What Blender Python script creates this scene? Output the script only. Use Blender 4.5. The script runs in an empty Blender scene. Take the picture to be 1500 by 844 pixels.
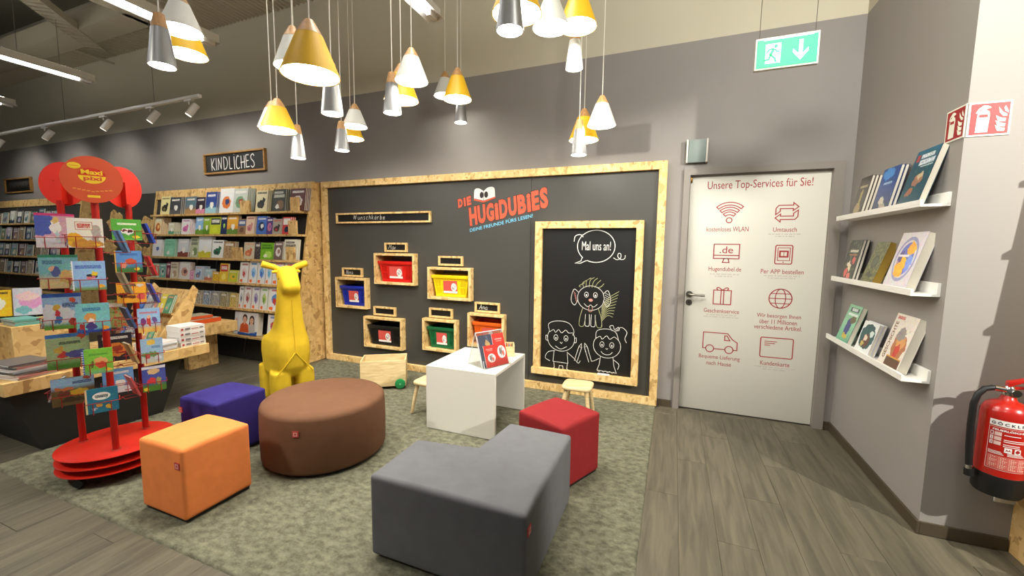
import bpy, bmesh, math, random
from mathutils import Vector, Matrix
import numpy as np
random.seed(7); rng = np.random.default_rng(7)
R = math.radians
scene = bpy.context.scene
COL = scene.collection

# ------------------------------------------------------------------ camera
cam_d = bpy.data.cameras.new('camera'); cam = bpy.data.objects.new('camera', cam_d); COL.objects.link(cam)
CAM = Vector((3.9672, -3.8486, 1.4181))
def _basis(yaw, pitch, roll):
    fw = Vector((math.sin(yaw)*math.cos(pitch), math.cos(yaw)*math.cos(pitch), math.sin(pitch)))
    rt = Vector((math.cos(yaw), -math.sin(yaw), 0)); up = rt.cross(fw)
    r2 = math.cos(roll)*rt + math.sin(roll)*up; u2 = -math.sin(roll)*rt + math.cos(roll)*up
    return r2, u2, fw
c_rt, c_up, c_fw = _basis(-0.3761, -0.0992, 0.0117)
mw = Matrix((c_rt, c_up, -c_fw)).transposed().to_4x4(); mw.translation = CAM
cam.matrix_world = mw
cam_d.sensor_width = 36; cam_d.lens = 597.6/1500*36; cam_d.clip_start = .09
scene.camera = cam

# ------------------------------------------------------------------ world, lights, exposure
w = bpy.data.worlds.new('world'); scene.world = w; w.use_nodes = True
w.node_tree.nodes['Background'].inputs[0].default_value = (1.0, .97, .92, 1)
w.node_tree.nodes['Background'].inputs[1].default_value = .09
scene.view_settings.view_transform = 'Standard'; scene.view_settings.look = 'None'
scene.view_settings.exposure = 0.55; scene.view_settings.gamma = 1.0
TUBE_POWER = 9.0        # emission of the fluorescent trunking
PENDANT_POWER = 36.0    # emission of the diffusers in the pendant lamps
def area_light(name, loc, target, size, power, color=(1, .975, .89)):
    d = bpy.data.lights.new(name, 'AREA'); d.shape = 'DISK'; d.size = size; d.energy = power; d.color = color
    o = bpy.data.objects.new(name, d); COL.objects.link(o); o.location = loc
    o.rotation_euler = (Vector(target)-Vector(loc)).to_track_quat('-Z', 'Y').to_euler(); return o
def spot_light(name, loc, target, power, cone=70, blend=.6, size=.05, color=(1, .97, .87)):
    d = bpy.data.lights.new(name, 'SPOT'); d.energy = power; d.spot_size = R(cone); d.spot_blend = blend
    d.shadow_soft_size = size; d.color = color
    o = bpy.data.objects.new(name, d); COL.objects.link(o); o.location = loc
    o.rotation_euler = (Vector(target)-Vector(loc)).to_track_quat('-Z', 'Y').to_euler(); return o
spot_light('unseen_spot_light', (7.2, -3.6, 3.0), (5.0, -1.0, 1.04), 560, 54, .3, .03)      # right of the frame: throws the bookcase shadow on the corner wall
spot_light('unseen_spot_light', (3.5, -3.9, 3.2), (5.0, -.3, 1.7), 165, 48, .8, .4)            # added out of view to brighten door and picture ledges
spot_light('unseen_spot_light', (2.7, -1.7, 4.1), (2.7, -1.5, 0), 130, 90, .9, .25)  # added downward fill for the seat tops, not a known ceiling lamp
spot_light('unseen_spot_light', (.9, -1.9, 4.1), (.9, -1.8, 0), 130, 90, .9, .25)  # second added overhead fill, over the left seats
spot_light('unseen_spot_light', (.2, -4.9, 3.6), (1.0, -2.7, .8), 260, 60, .9, .25)              # extra fill put in for spinner and orange cube, no fitting behind it
area_light('upper_wall_fill_light', (4.7, -2.7, 3.45), (4.9, 0, 3.5), .5, 45)  # added area light that lifts the upper wall at the right

# ------------------------------------------------------------------ materials
def nt_of(m): return m.node_tree.nodes, m.node_tree.links
def rgb(h):
    "sRGB 0-255 triple -> linear"
    def f(c):
        c = c/255
        return c/12.92 if c <= .04045 else ((c+.055)/1.055)**2.4
    return tuple(f(c) for c in h)
_mc = {}
def mat(name, col, rough=.6, metal=0, noise=0, nscale=40, bump=0, bscale=200, spec=.5, trans=0, emit=0, srgb=True, coat=0, sheen=0):
    if name in _mc: return _mc[name]
    m = bpy.data.materials.new(name); m.use_nodes = True; N, L = nt_of(m); p = N['Principled BSDF']
    c = rgb(col) if srgb else col
    p.inputs['Base Color'].default_value = (*c, 1); p.inputs['Roughness'].default_value = rough
    p.inputs['Metallic'].default_value = metal; p.inputs['Specular IOR Level'].default_value = spec
    p.inputs['Transmission Weight'].default_value = trans; p.inputs['Coat Weight'].default_value = coat
    p.inputs['Sheen Weight'].default_value = sheen
    if emit:
        p.inputs['Emission Color'].default_value = (*c, 1); p.inputs['Emission Strength'].default_value = emit
    if noise or bump:
        tc = N.new('ShaderNodeTexCoord')
    if noise:
        n = N.new('ShaderNodeTexNoise'); n.inputs['Scale'].default_value = nscale; n.inputs['Detail'].default_value = 4
        L.new(tc.outputs['Object'], n.inputs['Vector'])
        r = N.new('ShaderNodeValToRGB'); L.new(n.outputs['Fac'], r.inputs['Fac'])
        r.color_ramp.elements[0].position = .3; r.color_ramp.elements[1].position = .7
        r.color_ramp.elements[0].color = (*[x*(1-noise) for x in c], 1); r.color_ramp.elements[1].color = (*[min(1, x*(1+noise)) for x in c], 1)
        L.new(r.outputs['Color'], p.inputs['Base Color'])
    if bump:
        n2 = N.new('ShaderNodeTexNoise'); n2.inputs['Scale'].default_value = bscale; n2.inputs['Detail'].default_value = 2
        L.new(tc.outputs['Object'], n2.inputs['Vector'])
        b = N.new('ShaderNodeBump'); b.inputs['Strength'].default_value = bump; b.inputs['Distance'].default_value = .002
        L.new(n2.outputs['Fac'], b.inputs['Height']); L.new(b.outputs['Normal'], p.inputs['Normal'])
    _mc[name] = m; return m

def osb_mat(name, dark, mid, light, sc=(36, 36, 13), rot=(0, 0, 0)):
    m = bpy.data.materials.new(name); m.use_nodes = True; N, L = nt_of(m); p = N['Principled BSDF']
    tc = N.new('ShaderNodeTexCoord'); cols = []
    warp = N.new('ShaderNodeTexNoise'); warp.inputs['Scale'].default_value = 9; L.new(tc.outputs['Object'], warp.inputs['Vector'])
    add = N.new('ShaderNodeMixRGB'); add.blend_type = 'ADD'; add.inputs[0].default_value = .045
    L.new(tc.outputs['Object'], add.inputs[1]); L.new(warp.outputs['Color'], add.inputs[2])
    for k, s in enumerate(((sc[0], sc[1], sc[2]), (sc[0]*.8, sc[2]*1.3, sc[0]*.9))):
        mp = N.new('ShaderNodeMapping'); mp.inputs['Scale'].default_value = s
        mp.inputs['Rotation'].default_value = (rot[0]+.35*k, rot[1]+.5, rot[2]+.3-.9*k); L.new(add.outputs[0], mp.inputs['Vector'])
        v = N.new('ShaderNodeTexVoronoi'); v.inputs['Scale'].default_value = 1.0; L.new(mp.outputs['Vector'], v.inputs['Vector'])
        sp = N.new('ShaderNodeSeparateColor'); L.new(v.outputs['Color'], sp.inputs[0])
        r = N.new('ShaderNodeValToRGB'); L.new(sp.outputs[0], r.inputs['Fac'])
        e = r.color_ramp.elements; e[0].position = 0; e[0].color = (*rgb(dark), 1); e[1].position = 1; e[1].color = (*rgb(light), 1)
        a = e.new(.22); a.color = (*rgb(mid), 1); a = e.new(.7); a.color = (*[.5*x+.5*y for x, y in zip(rgb(mid), rgb(light))], 1)
        cols.append((r, sp))
    mx = N.new('ShaderNodeMixRGB'); g = N.new('ShaderNodeMath'); g.operation = 'GREATER_THAN'; g.inputs[1].default_value = .52
    L.new(cols[0][1].outputs[1], g.inputs[0]); L.new(g.outputs[0], mx.inputs[0])
    L.new(cols[0][0].outputs[0], mx.inputs[1]); L.new(cols[1][0].outputs[0], mx.inputs[2])
    L.new(mx.outputs[0], p.inputs['Base Color']); p.inputs['Roughness'].default_value = .62
    b = N.new('ShaderNodeBump'); b.inputs['Strength'].default_value = .15; b.inputs['Distance'].default_value = .002
    L.new(cols[0][1].outputs[0], b.inputs['Height']); L.new(b.outputs['Normal'], p.inputs['Normal'])
    return m
OSB = osb_mat('osb_board', (164, 124, 72), (206, 166, 102), (226, 192, 130))
OSB_EDGE = osb_mat('osb_trim', (176, 138, 82), (216, 178, 114), (234, 204, 146), (40, 40, 16))

def wood_mat(name, c1, c2, scale=(60, 60, 3), rough=.5, rand=0.0, bump=.1):
    m = bpy.data.materials.new(name); m.use_nodes = True; N, L = nt_of(m); p = N['Principled BSDF']
    tc = N.new('ShaderNodeTexCoord'); mp = N.new('ShaderNodeMapping'); mp.inputs['Scale'].default_value = scale
    oi = N.new('ShaderNodeObjectInfo')
    cx = N.new('ShaderNodeCombineXYZ'); mm = N.new('ShaderNodeMath'); mm.operation = 'MULTIPLY'; mm.inputs[1].default_value = 37.0 if rand else 0
    L.new(oi.outputs['Random'], mm.inputs[0]); L.new(mm.outputs[0], cx.inputs[0]); L.new(mm.outputs[0], cx.inputs[1]); L.new(mm.outputs[0], cx.inputs[2])
    L.new(tc.outputs['Object'], mp.inputs['Vector']); va = N.new('ShaderNodeVectorMath'); L.new(mp.outputs[0], va.inputs[0]); L.new(cx.outputs[0], va.inputs[1])
    n = N.new('ShaderNodeTexNoise'); n.inputs['Scale'].default_value = 1; n.inputs['Detail'].default_value = 6; n.inputs['Distortion'].default_value = .6
    L.new(va.outputs[0], n.inputs['Vector'])
    r = N.new('ShaderNodeValToRGB'); L.new(n.outputs['Fac'], r.inputs['Fac'])
    r.color_ramp.elements[0].position = .32; r.color_ramp.elements[1].position = .68
    r.color_ramp.elements[0].color = (*rgb(c1), 1); r.color_ramp.elements[1].color = (*rgb(c2), 1)
    out = r.outputs[0]
    if rand:
        h = N.new('ShaderNodeHueSaturation'); ma = N.new('ShaderNodeMapRange'); ma.inputs[3].default_value = 1-rand; ma.inputs[4].default_value = 1+rand
        L.new(oi.outputs['Random'], ma.inputs[0]); L.new(ma.outputs[0], h.inputs['Value']); L.new(out, h.inputs['Color']); out = h.outputs[0]
    L.new(out, p.inputs['Base Color']); p.inputs['Roughness'].default_value = rough
    b = N.new('ShaderNodeBump'); b.inputs['Strength'].default_value = bump; b.inputs['Distance'].default_value = .002
    L.new(n.outputs['Fac'], b.inputs['Height']); L.new(b.outputs['Normal'], p.inputs['Normal'])
    return m
PLANK = wood_mat('floor_plank_oak', (78, 73, 61), (104, 98, 81), (30, 2.6, 10), .5, .10, .10)
PINE = wood_mat('pale_pine', (206, 178, 128), (232, 208, 160), (9, 60, 50), .5)
BEECH = wood_mat('beech_cap', (176, 128, 76), (206, 160, 104), (60, 60, 12), .45)
SIGNWOOD = wood_mat('sign_frame_wood', (140, 98, 46), (184, 140, 76), (8, 40, 60), .5)

WALL = mat('wall_grey_paint', (140, 135, 132), .75, noise=.03, nscale=3, bump=.08, bscale=350)
WALL_UP = mat('wall_beige_paint', (196, 190, 170), .8, bump=.05, bscale=300)
WALL_R = mat('wall_warm_grey_paint', (150, 145, 140), .75, bump=.08, bscale=350)
CEIL = mat('ceiling_sheet_metal', (176, 168, 148), .6)
CEIL_DK = mat('ceiling_dark_deck', (130, 124, 108), .8)
PANEL = mat('anthracite_board', (66, 65, 61), .42, noise=.03, nscale=2)
SHELF_BACK = mat('dark_shelf_back', (50, 48, 45), .7)
BASEB = mat('dark_skirting', (74, 64, 48), .5)
DOORFR = mat('door_frame_grey', (134, 127, 120), .45)
DOORLEAF = mat('door_leaf_white', (222, 219, 208), .4)
WHITE = mat('white_laminate', (214, 210, 200), .35)
WHITE_LED = mat('white_ledge_lacquer', (236, 234, 228), .35)
BLACK = mat('black_plastic', (18, 18, 18), .5)
BLACKBASE = mat('black_plinth', (34, 33, 31), .6)
CHALKB = mat('chalkboard_black', (12, 12, 11), .5)
CHALK = mat('chalk_white', (226, 224, 218), .9)
METAL = mat('brushed_steel', (150, 146, 138), .3, metal=1)
CHROME = mat('chrome', (215, 213, 208), .15, metal=1)
REDPRINT = mat('red_print', (168, 44, 46), .6)
GREYPRINT = mat('grey_fine_print', (204, 198, 188), .7)
PAPER = mat('book_pages', (216, 210, 194), .85, noise=.06, nscale=300)
PAPERW = mat('white_paper', (236, 234, 230), .7)
REDMET = mat('spinner_red_lacquer', (196, 34, 18), .35)
REDPOLE = mat('spinner_pole_red', (168, 24, 14), .35)
WIRE = mat('red_wire', (150, 30, 24), .4)
CORD = mat('white_cord', (226, 222, 210), .6)
CLEAR = None
def clear_mat():
    m = bpy.data.materials.new('clear_acrylic'); m.use_nodes = True; N, L = nt_of(m); out = N['Material Output']
    for n in list(N):
        if n.type == 'BSDF_PRINCIPLED': N.remove(n)
    t = N.new('ShaderNodeBsdfTransparent'); t.inputs[0].default_value = (.97, .98, .98, 1)
    g = N.new('ShaderNodeBsdfGlossy'); g.inputs['Roughness'].default_value = .1
    mx = N.new('ShaderNodeMixShader'); mx.inputs[0].default_value = .16; L.new(t.outputs[0], mx.inputs[1]); L.new(g.outputs[0], mx.inputs[2])
    L.new(mx.outputs[0], out.inputs[0]); return m
CLEAR = clear_mat()
def emit_mat(name, col, s):
    m = bpy.data.materials.new(name); m.use_nodes = True; N, L = nt_of(m)
    p = N['Principled BSDF']; p.inputs['Base Color'].default_value = (*col, 1)
    p.inputs['Emission Color'].default_value = (*col, 1); p.inputs['Emission Strength'].default_value = s; return m
TUBE = emit_mat('fluorescent_tube', (.93, .94, 1.0), TUBE_POWER)
LAMPGLOW = emit_mat('lamp_diffuser', (1, .96, .865), PENDANT_POWER)
UPGLOW = emit_mat('strip_fill_glow', (1, .96, .86), 22.0)  # added glow for brightening the ceiling, not part of the strip lights
SPOTGLOW = emit_mat('spot_lens', (1, .95, .86), 6)

def fabric(name, col, var=.06):
    return mat(name, col, .85, noise=var, nscale=14, bump=.25, bscale=700, spec=.25)

# book cover art: flat print as UV shapes
_cv = {}
def cover(name, bg, *shapes, rough=.3):
    if name in _cv: return _cv[name]
    m = bpy.data.materials.new('cover_'+name); m.use_nodes = True; N, L = nt_of(m); p = N['Principled BSDF']
    p.inputs['Roughness'].default_value = rough
    uv = N.new('ShaderNodeTexCoord').outputs['UV']
    wn = N.new('ShaderNodeTexNoise'); wn.inputs['Scale'].default_value = 8; wn.inputs['Detail'].default_value = 4; L.new(uv, wn.inputs['Vector'])
    wa = N.new('ShaderNodeMixRGB'); wa.blend_type = 'LINEAR_LIGHT'; wa.inputs[0].default_value = .11; L.new(uv, wa.inputs[1]); L.new(wn.outputs['Color'], wa.inputs[2])
    warped = wa.outputs[0]
    rg = N.new('ShaderNodeRGB'); rg.outputs[0].default_value = (*rgb(bg), 1); cur = rg.outputs[0]
    def vm(op, a, b=None):
        n = N.new('ShaderNodeVectorMath'); n.operation = op
        for i, x in enumerate((a, b)):
            if x is None: continue
            if isinstance(x, tuple): n.inputs[i].default_value = x
            else: L.new(x, n.inputs[i])
        return n
    def ma(op, a, b=None):
        n = N.new('ShaderNodeMath'); n.operation = op
        for i, x in enumerate((a, b)):
            if x is None: continue
            if isinstance(x, (int, float)): n.inputs[i].default_value = x
            else: L.new(x, n.inputs[i])
        return n.outputs[0]
    for s in shapes:
        k = s[0]; col = s[-1]
        if k == 'e' or k == 'o':
            v = vm('DIVIDE', vm('SUBTRACT', warped if k == 'e' else uv, (s[1], s[2], 0)).outputs[0], (s[3], s[4], 1)).outputs[0]
            f = ma('LESS_THAN', vm('LENGTH', v).outputs['Value'], 1.0)
        elif k == 'r' or k == 't':
            v = vm('ABSOLUTE', vm('DIVIDE', vm('SUBTRACT', uv, ((s[1]+s[3])/2, (s[2]+s[4])/2, 0)).outputs[0], ((s[3]-s[1])/2, (s[4]-s[2])/2, 1)).outputs[0]).outputs[0]
            sp = N.new('ShaderNodeSeparateXYZ'); L.new(v, sp.inputs[0])
            f = ma('LESS_THAN', ma('MAXIMUM', sp.outputs[0], sp.outputs[1]), 1.0)
            if k == 't':   # a line of print too small to read
                mp = N.new('ShaderNodeMapping'); mp.inputs['Scale'].default_value = (60, 6/(s[4]-s[2])*.25, 1); L.new(uv, mp.inputs['Vector'])
                nz = N.new('ShaderNodeTexNoise'); nz.inputs['Scale'].default_value = 1.6; L.new(mp.outputs[0], nz.inputs['Vector'])
                f = ma('MULTIPLY', f, ma('GREATER_THAN', nz.outputs['Fac'], .44))
        elif k == 'n':     # blotches: scale, threshold
            nz = N.new('ShaderNodeTexNoise'); nz.inputs['Scale'].default_value = s[1]; nz.inputs['Detail'].default_value = 2; L.new(uv, nz.inputs['Vector'])
            f = ma('GREATER_THAN', nz.outputs['Fac'], s[2])
        elif k == 'g':     # vertical gradient of the print, v0 -> v1
            sp = N.new('ShaderNodeSeparateXYZ'); L.new(uv, sp.inputs[0])
            mr = N.new('ShaderNodeMapRange'); mr.inputs[1].default_value = s[1]; mr.inputs[2].default_value = s[2]; L.new(sp.outputs[1], mr.inputs[0]); f = mr.outputs[0]
        mx = N.new('ShaderNodeMixRGB'); mx.inputs[2].default_value = (*rgb(col), 1)
        L.new(f, mx.inputs[0]); L.new(cur, mx.inputs[1]); cur = mx.outputs[0]
    fn = N.new('ShaderNodeTexNoise'); fn.inputs['Scale'].default_value = 16; fn.inputs['Detail'].default_value = 5; L.new(uv, fn.inputs['Vector'])
    ov = N.new('ShaderNodeMixRGB'); ov.blend_type = 'OVERLAY'; ov.inputs[0].default_value = .55; L.new(cur, ov.inputs[1]); L.new(fn.outputs['Color'], ov.inputs[2])
    L.new(ov.outputs[0], p.inputs['Base Color']); _cv[name] = m; return m

# ------------------------------------------------------------------ mesh helpers
def tag(o, label=None, cat=None, group=None, kind=None):
    if label: o['label'] = label
    if cat: o['category'] = cat
    if group: o['group'] = group
    if kind: o['kind'] = kind
    return o
def empty(name, loc=(0, 0, 0), rz=0, label=None, cat=None, group=None):
    o = bpy.data.objects.new(name, None); o.empty_display_size = .05; COL.objects.link(o)
    o.location = loc; o.rotation_euler = (0, 0, rz); return tag(o, label, cat, group)
class MB:
    "collects polygons, builds ONE mesh object"
    def __init__(s): s.v = []; s.f = []; s.m = []; s.uv = {}; s.mats = []
    def mi(s, m):
        if m not in s.mats: s.mats.append(m)
        return s.mats.index(m)
    def add(s, vs, fs, m, uvs=None):
        b = len(s.v); k = s.mi(m); s.v += [tuple(v) for v in vs]
        for i, f in enumerate(fs):
            if uvs and uvs[i]: s.uv[len(s.f)] = uvs[i]
            s.f.append([b+j for j in f]); s.m.append(k)
        return s
    def box(s, x0, x1, y0, y1, z0, z1, m, T=None):
        vs = [Vector((x, y, z)) for z in (z0, z1) for y in (y0, y1) for x in (x0, x1)]
        if T: vs = [T @ v for v in vs]
        return s.add(vs, [(0, 2, 3, 1), (4, 5, 7, 6), (0, 1, 5, 4), (2, 6, 7, 3), (0, 4, 6, 2), (1, 3, 7, 5)], m)
    def prism(s, poly, d, m, mp):
        "poly 2D, mp(u,v,w)->3D, extruded w 0..d"
        n = len(poly); vs = [mp(u, v, 0) for u, v in poly]+[mp(u, v, d) for u, v in poly]
        return s.add(vs, [tuple(range(n)), tuple(range(2*n-1, n-1, -1))]+[(i, n+i, n+(i+1) % n, (i+1) % n) for i in range(n)], m)
    def lathe(s, prof, m, n=28, c=(0, 0, 0), T=None):
        vs = []; fs = []
        for (r, z) in prof:
            for k in range(n):
                a = 2*math.pi*k/n; v = Vector((c[0]+r*math.cos(a), c[1]+r*math.sin(a), c[2]+z)); vs.append(T @ v if T else v)
        for i in range(len(prof)-1):
            for k in range(n): fs.append((i*n+k, i*n+(k+1) % n, (i+1)*n+(k+1) % n, (i+1)*n+k))
        return s.add(vs, fs, m)
    def disc(s, r, z, m, n=28, c=(0, 0), T=None):
        vs = [Vector((c[0]+r*math.cos(2*math.pi*k/n), c[1]+r*math.sin(2*math.pi*k/n), z)) for k in range(n)]
        if T: vs = [T @ v for v in vs]
        return s.add(vs, [tuple(range(n))], m)
    def tube(s, path, r, m, n=8, cap=True):
        path = [Vector(p) for p in path]; rs = r if isinstance(r, (list, tuple)) else [r]*len(path); vs = []; fs = []
        ref = None
        for i, p in enumerate(path):
            d = (path[min(i+1, len(path)-1)]-path[max(i-1, 0)]).normalized()
            if ref is None: ref = d.orthogonal().normalized()
            ref = (ref-d*ref.dot(d)).normalized(); b = d.cross(ref)
            for k in range(n):
                a = 2*math.pi*k/n; vs.append(p+rs[i]*(math.cos(a)*ref+math.sin(a)*b))
        for i in range(len(path)-1):
            for k in range(n): fs.append((i*n+k, i*n+(k+1) % n, (i+1)*n+(k+1) % n, (i+1)*n+k))
        if cap: fs += [tuple(range(n-1, -1, -1)), tuple(range((len(path)-1)*n, len(path)*n))]
        return s.add(vs, fs, m)
    def build(s, name, parent=None, loc=None, rz=None, smooth=False, label=None, cat=None, group=None, kind=None, bevel=0, bseg=2, angle=40):
        me = bpy.data.meshes.new(name); me.from_pydata(s.v, [], s.f)
        for m in s.mats: me.materials.append(m)
        me.polygons.foreach_set('material_index', s.m)
        if s.uv:
            ul = me.uv_layers.new(name='UVMap')
            for fi, us in s.uv.items():
                for li, u in zip(me.polygons[fi].loop_indices, us): ul.data[li].uv = u
        me.update()
        if bevel:
            bm = bmesh.new(); bm.from_mesh(me); bmesh.ops.remove_doubles(bm, verts=bm.verts, dist=1e-5)
            bmesh.ops.recalc_face_normals(bm, faces=bm.faces)
            es = [e for e in bm.edges if len(e.link_faces) == 2 and e.calc_face_angle(0) > R(30)]
            bmesh.ops.bevel(bm, geom=es, offset=bevel, segments=bseg, profile=.5, affect='EDGES', clamp_overlap=True)
            bm.to_mesh(me); bm.free()
        else:
            bm = bmesh.new(); bm.from_mesh(me)
            if not s.uv: bmesh.ops.remove_doubles(bm, verts=bm.verts, dist=1e-6)
            bmesh.ops.recalc_face_normals(bm, faces=bm.faces); bm.to_mesh(me); bm.free()
        if smooth or bevel:
            me.polygons.foreach_set('use_smooth', [True]*len(me.polygons))
            me.set_sharp_from_angle(angle=R(angle))
        return obj_of(name, me, parent, loc, rz, label, cat, group, kind)
def obj_of(name, me, parent=None, loc=None, rz=None, label=None, cat=None, group=None, kind=None):
    o = bpy.data.objects.new(name, me); COL.objects.link(o)
    if parent: o.parent = parent
    if loc: o.location = loc
    if rz is not None: o.rotation_euler = (0, 0, rz)
    return tag(o, label, cat, group, kind)
def copy_tree(o, parent=None):
    c = o.copy(); COL.objects.link(c)
    if parent: c.parent = parent; c.matrix_parent_inverse = o.matrix_parent_inverse
    for ch in list(o.children): copy_tree(ch, c)
    return c
# flat print: 2D shapes mapped on a surface by mp(u, v) -> 3D
def ribbon(pts, w, closed=False):
    P = [Vector((p[0], p[1])) for p in pts]; n = len(P); L_ = []; R_ = []
    for i in range(n):
        a = P[i-1] if (i > 0 or closed) else P[i]; b = P[(i+1) % n] if (i < n-1 or closed) else P[i]
        d1 = (P[i]-a); d2 = (b-P[i]); d1 = d1.normalized() if d1.length > 1e-9 else d2.normalized(); d2 = d2.normalized() if d2.length > 1e-9 else d1
        t = (d1+d2); t = t.normalized() if t.length > 1e-6 else d1; nrm = Vector((-t.y, t.x)); c = max(.45, abs(Vector((-d1.y, d1.x)).dot(nrm)))
        L_.append(P[i]+nrm*w/2/c); R_.append(P[i]-nrm*w/2/c)
    return [[L_[i], L_[(i+1) % n], R_[(i+1) % n], R_[i]] for i in range(n if closed else n-1)]
def arc(cx, cy, rx, ry, a0, a1, n=18, rot=0):
    o = []
    for i in range(n+1):
        a = R(a0+(a1-a0)*i/n); x, y = rx*math.cos(a), ry*math.sin(a); c, s_ = math.cos(R(rot)), math.sin(R(rot))
        o.append((cx+x*c-y*s_, cy+x*s_+y*c))
    return o
def smooth_line(pts, k=5):
    "Catmull-Rom through the points"
    P = [Vector((p[0], p[1])) for p in pts]; P = [2*P[0]-P[1]]+P+[2*P[-1]-P[-2]]; o = []
    for i in range(1, len(P)-2):
        for j in range(k):
            t = j/k; a, b, c, d = P[i-1], P[i], P[i+1], P[i+2]
            o.append(tuple(.5*((2*b)+(c-a)*t+(2*a-5*b+4*c-d)*t*t+(-a+3*b-3*c+d)*t**3)))
    o.append(tuple(P[-2])); return o
class Flat:
    def __init__(s, mp): s.mp = mp; s.b = MB()
    def poly(s, pts, m):
        s.b.add([s.mp(u, v) for u, v in pts], [tuple(range(len(pts)))], m); return s
    def line(s, pts, w, m, closed=False):
        for q in ribbon(pts, w, closed): s.poly(q, m)
        return s
    def rect(s, u0, v0, u1, v1, m): return s.poly([(u0, v0), (u1, v0), (u1, v1), (u0, v1)], m)
    def ell(s, cx, cy, rx, ry, m, n=28): return s.poly(arc(cx, cy, rx, ry, 0, 360*(n-1)/n, n-1), m)
    def build(s, name, parent=None, **k): return s.b.build(name, parent, **k)
def text_polys(t, bold=0, shear=0):
    cu = bpy.data.curves.new('t', 'FONT'); cu.body = t; cu.size = 1; cu.offset = bold; cu.shear = shear; cu.resolution_u = 3; cu.align_x = 'LEFT'
    o = bpy.data.objects.new('t', cu); COL.objects.link(o); dg = bpy.context.evaluated_depsgraph_get()
    me = bpy.data.meshes.new_from_object(o.evaluated_get(dg)); vs = np.array([v.co[:2] for v in me.vertices]); fs = [tuple(p.vertices) for p in me.polygons]
    bpy.data.objects.remove(o); bpy.data.curves.remove(cu); bpy.data.meshes.remove(me); return vs, fs
def put_text(b, t, mp, u0, u1, v0, v1, m, bold=0, shear=0, xform=None):
    "text fitted to the box u0..u1, v0..v1 (None keeps the aspect), added to MB b"
    vs, fs = text_polys(t, bold, shear); lo, hi = vs.min(0), vs.max(0)
    sx = (u1-u0)/(hi[0]-lo[0]); sy = sx if v1 is None else (v1-v0)/(hi[1]-lo[1])
    P = [((x-lo[0])*sx+u0, (y-(lo[1] if v1 is not None else 0))*sy+v0) for x, y in vs]
    if xform: P = [xform(*p) for p in P]
    b.add([mp(u, v) for u, v in P], fs, m)
    return b
def xz(y, x0=0, z0=0): return lambda u, v: (x0+u, y, z0+v)
def yz(x, y0=0, z0=0): return lambda u, v: (x, y0-u, z0+v)     # on a wall facing -x: u runs to the right as seen
# ------------------------------------------------------------------ the room
ZC = 3.13; ZT = 4.25; XR = 5.187; YF = -1.274
CUB = [  # x0, x1, z0, z1, basket colour, label
 (.206, .670, .678, 1.042, (22, 44, 160), 'blue'), (.787, 1.338, .984, 1.338, (206, 26, 20), 'red'),
 (1.500, 2.026, .852, 1.200, (240, 208, 20), 'yellow'), (.617, 1.163, .236, .600, (24, 24, 24), 'black'),
 (1.428, 1.856, .280, .636, (18, 98, 56), 'green'), (1.987, 2.404, .378, .735, (232, 96, 24), 'orange')]
def holed(b, x0, x1, z0, z1, holes, y0, y1, m):
    hs = [h for h in holes if h[0] < x1 and h[1] > x0]
    xs = sorted({x0, x1, *[min(max(v, x0), x1) for h in hs for v in h[:2]]}); 
    for a, c in zip(xs[:-1], xs[1:]):
        mid = (a+c)/2; cut = sorted((h[2], h[3]) for h in hs if h[0] < mid < h[1]); z = z0
        for p, q in cut:
            if p > z: b.box(a, c, y0, y1, z, p, m)
            z = q
        if z < z1: b.box(a, c, y0, y1, z, z1, m)
    return b
holes = [c[:4] for c in CUB]
DX0, DX1 = 4.062, 5.075     # door opening
holed(MB(), -9.0, XR, 0, ZC, holes+[(DX0, DX1, -.1, 2.045)], 0, .26, WALL).build('wall_back', kind='structure')
MB().box(-9, XR, 0, .26, ZC, ZT+.9, WALL_UP).build('wall_back_upper', kind='structure')
MB().box(XR, 8.4, YF, .26, 0, ZC, WALL_R).build('wall_right', kind='structure')
MB().box(XR, 8.4, YF, .26, ZC, ZT+.9, WALL_UP).build('wall_right_upper', kind='structure')
MB().box(-9.2, -9, -9, .26, 0, ZT+.9, WALL).build('wall_left', kind='structure')
b = MB(); b.box(3.886, 4.0, -.012, -.001, 0, .062, BASEB); b.box(5.14, XR-.012, -.012, -.001, 0, .062, BASEB); b.build('baseboard_back', kind='structure')
MB().box(XR-.013, XR-.001, YF-.013, -.001, 0, .062, BASEB).build('baseboard_right', kind='structure')
MB().box(XR, 5.51, YF-.013, YF-.001, 0, .062, BASEB).build('baseboard_front', kind='structure')
# floor: base slab + single planks (the carpeted part needs none)
fl = MB().box(-9.2, 8.4, -9, .26, -.08, -.004, PLANK).build('floor', kind='structure')
pw, pl = .178, 1.22
pm = MB().box(-pw/2+.0006, pw/2-.0006, -pl/2+.0006, pl/2-.0006, -.006, 0, PLANK).build('plank', fl, bevel=.0006, bseg=1)
cand = []
for i in range(-40, 18):
    for j in range(-1, 6):
        x = 3.875+pw*(i+.5); y = -.2-pl*(j+.5)+((i*0.37) % 1)*pl
        if y+pl/2 > .0: y0 = y
        if y-pl/2 > 0 or y < -4.0: continue
        if .06 < x < 3.85 and y-pl/2 > -2.76: continue
        if x > XR-.06 and y > YF-.2: continue
        d = Vector((x, y, 0))-CAM; wz = d.dot(c_fw)
        if wz < .5: continue
        u = 750+597.6*d.dot(c_rt)/wz; v = 422-597.6*d.dot(c_up)/wz
        if -260 < u < 1760 and v < 1250: cand.append((wz, x, y))
cand.sort(); first = True
for wz, x, y in cand[:299]:
    o = pm if first else pm.copy()
    if not first: COL.objects.link(o)
    y0, y1 = y-pl/2, min(y+pl/2, -.0)
    o.location = (x, (y0+y1)/2, .0); o.scale = (1, (y1-y0)/pl, 1); first = False
rest = MB()
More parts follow.
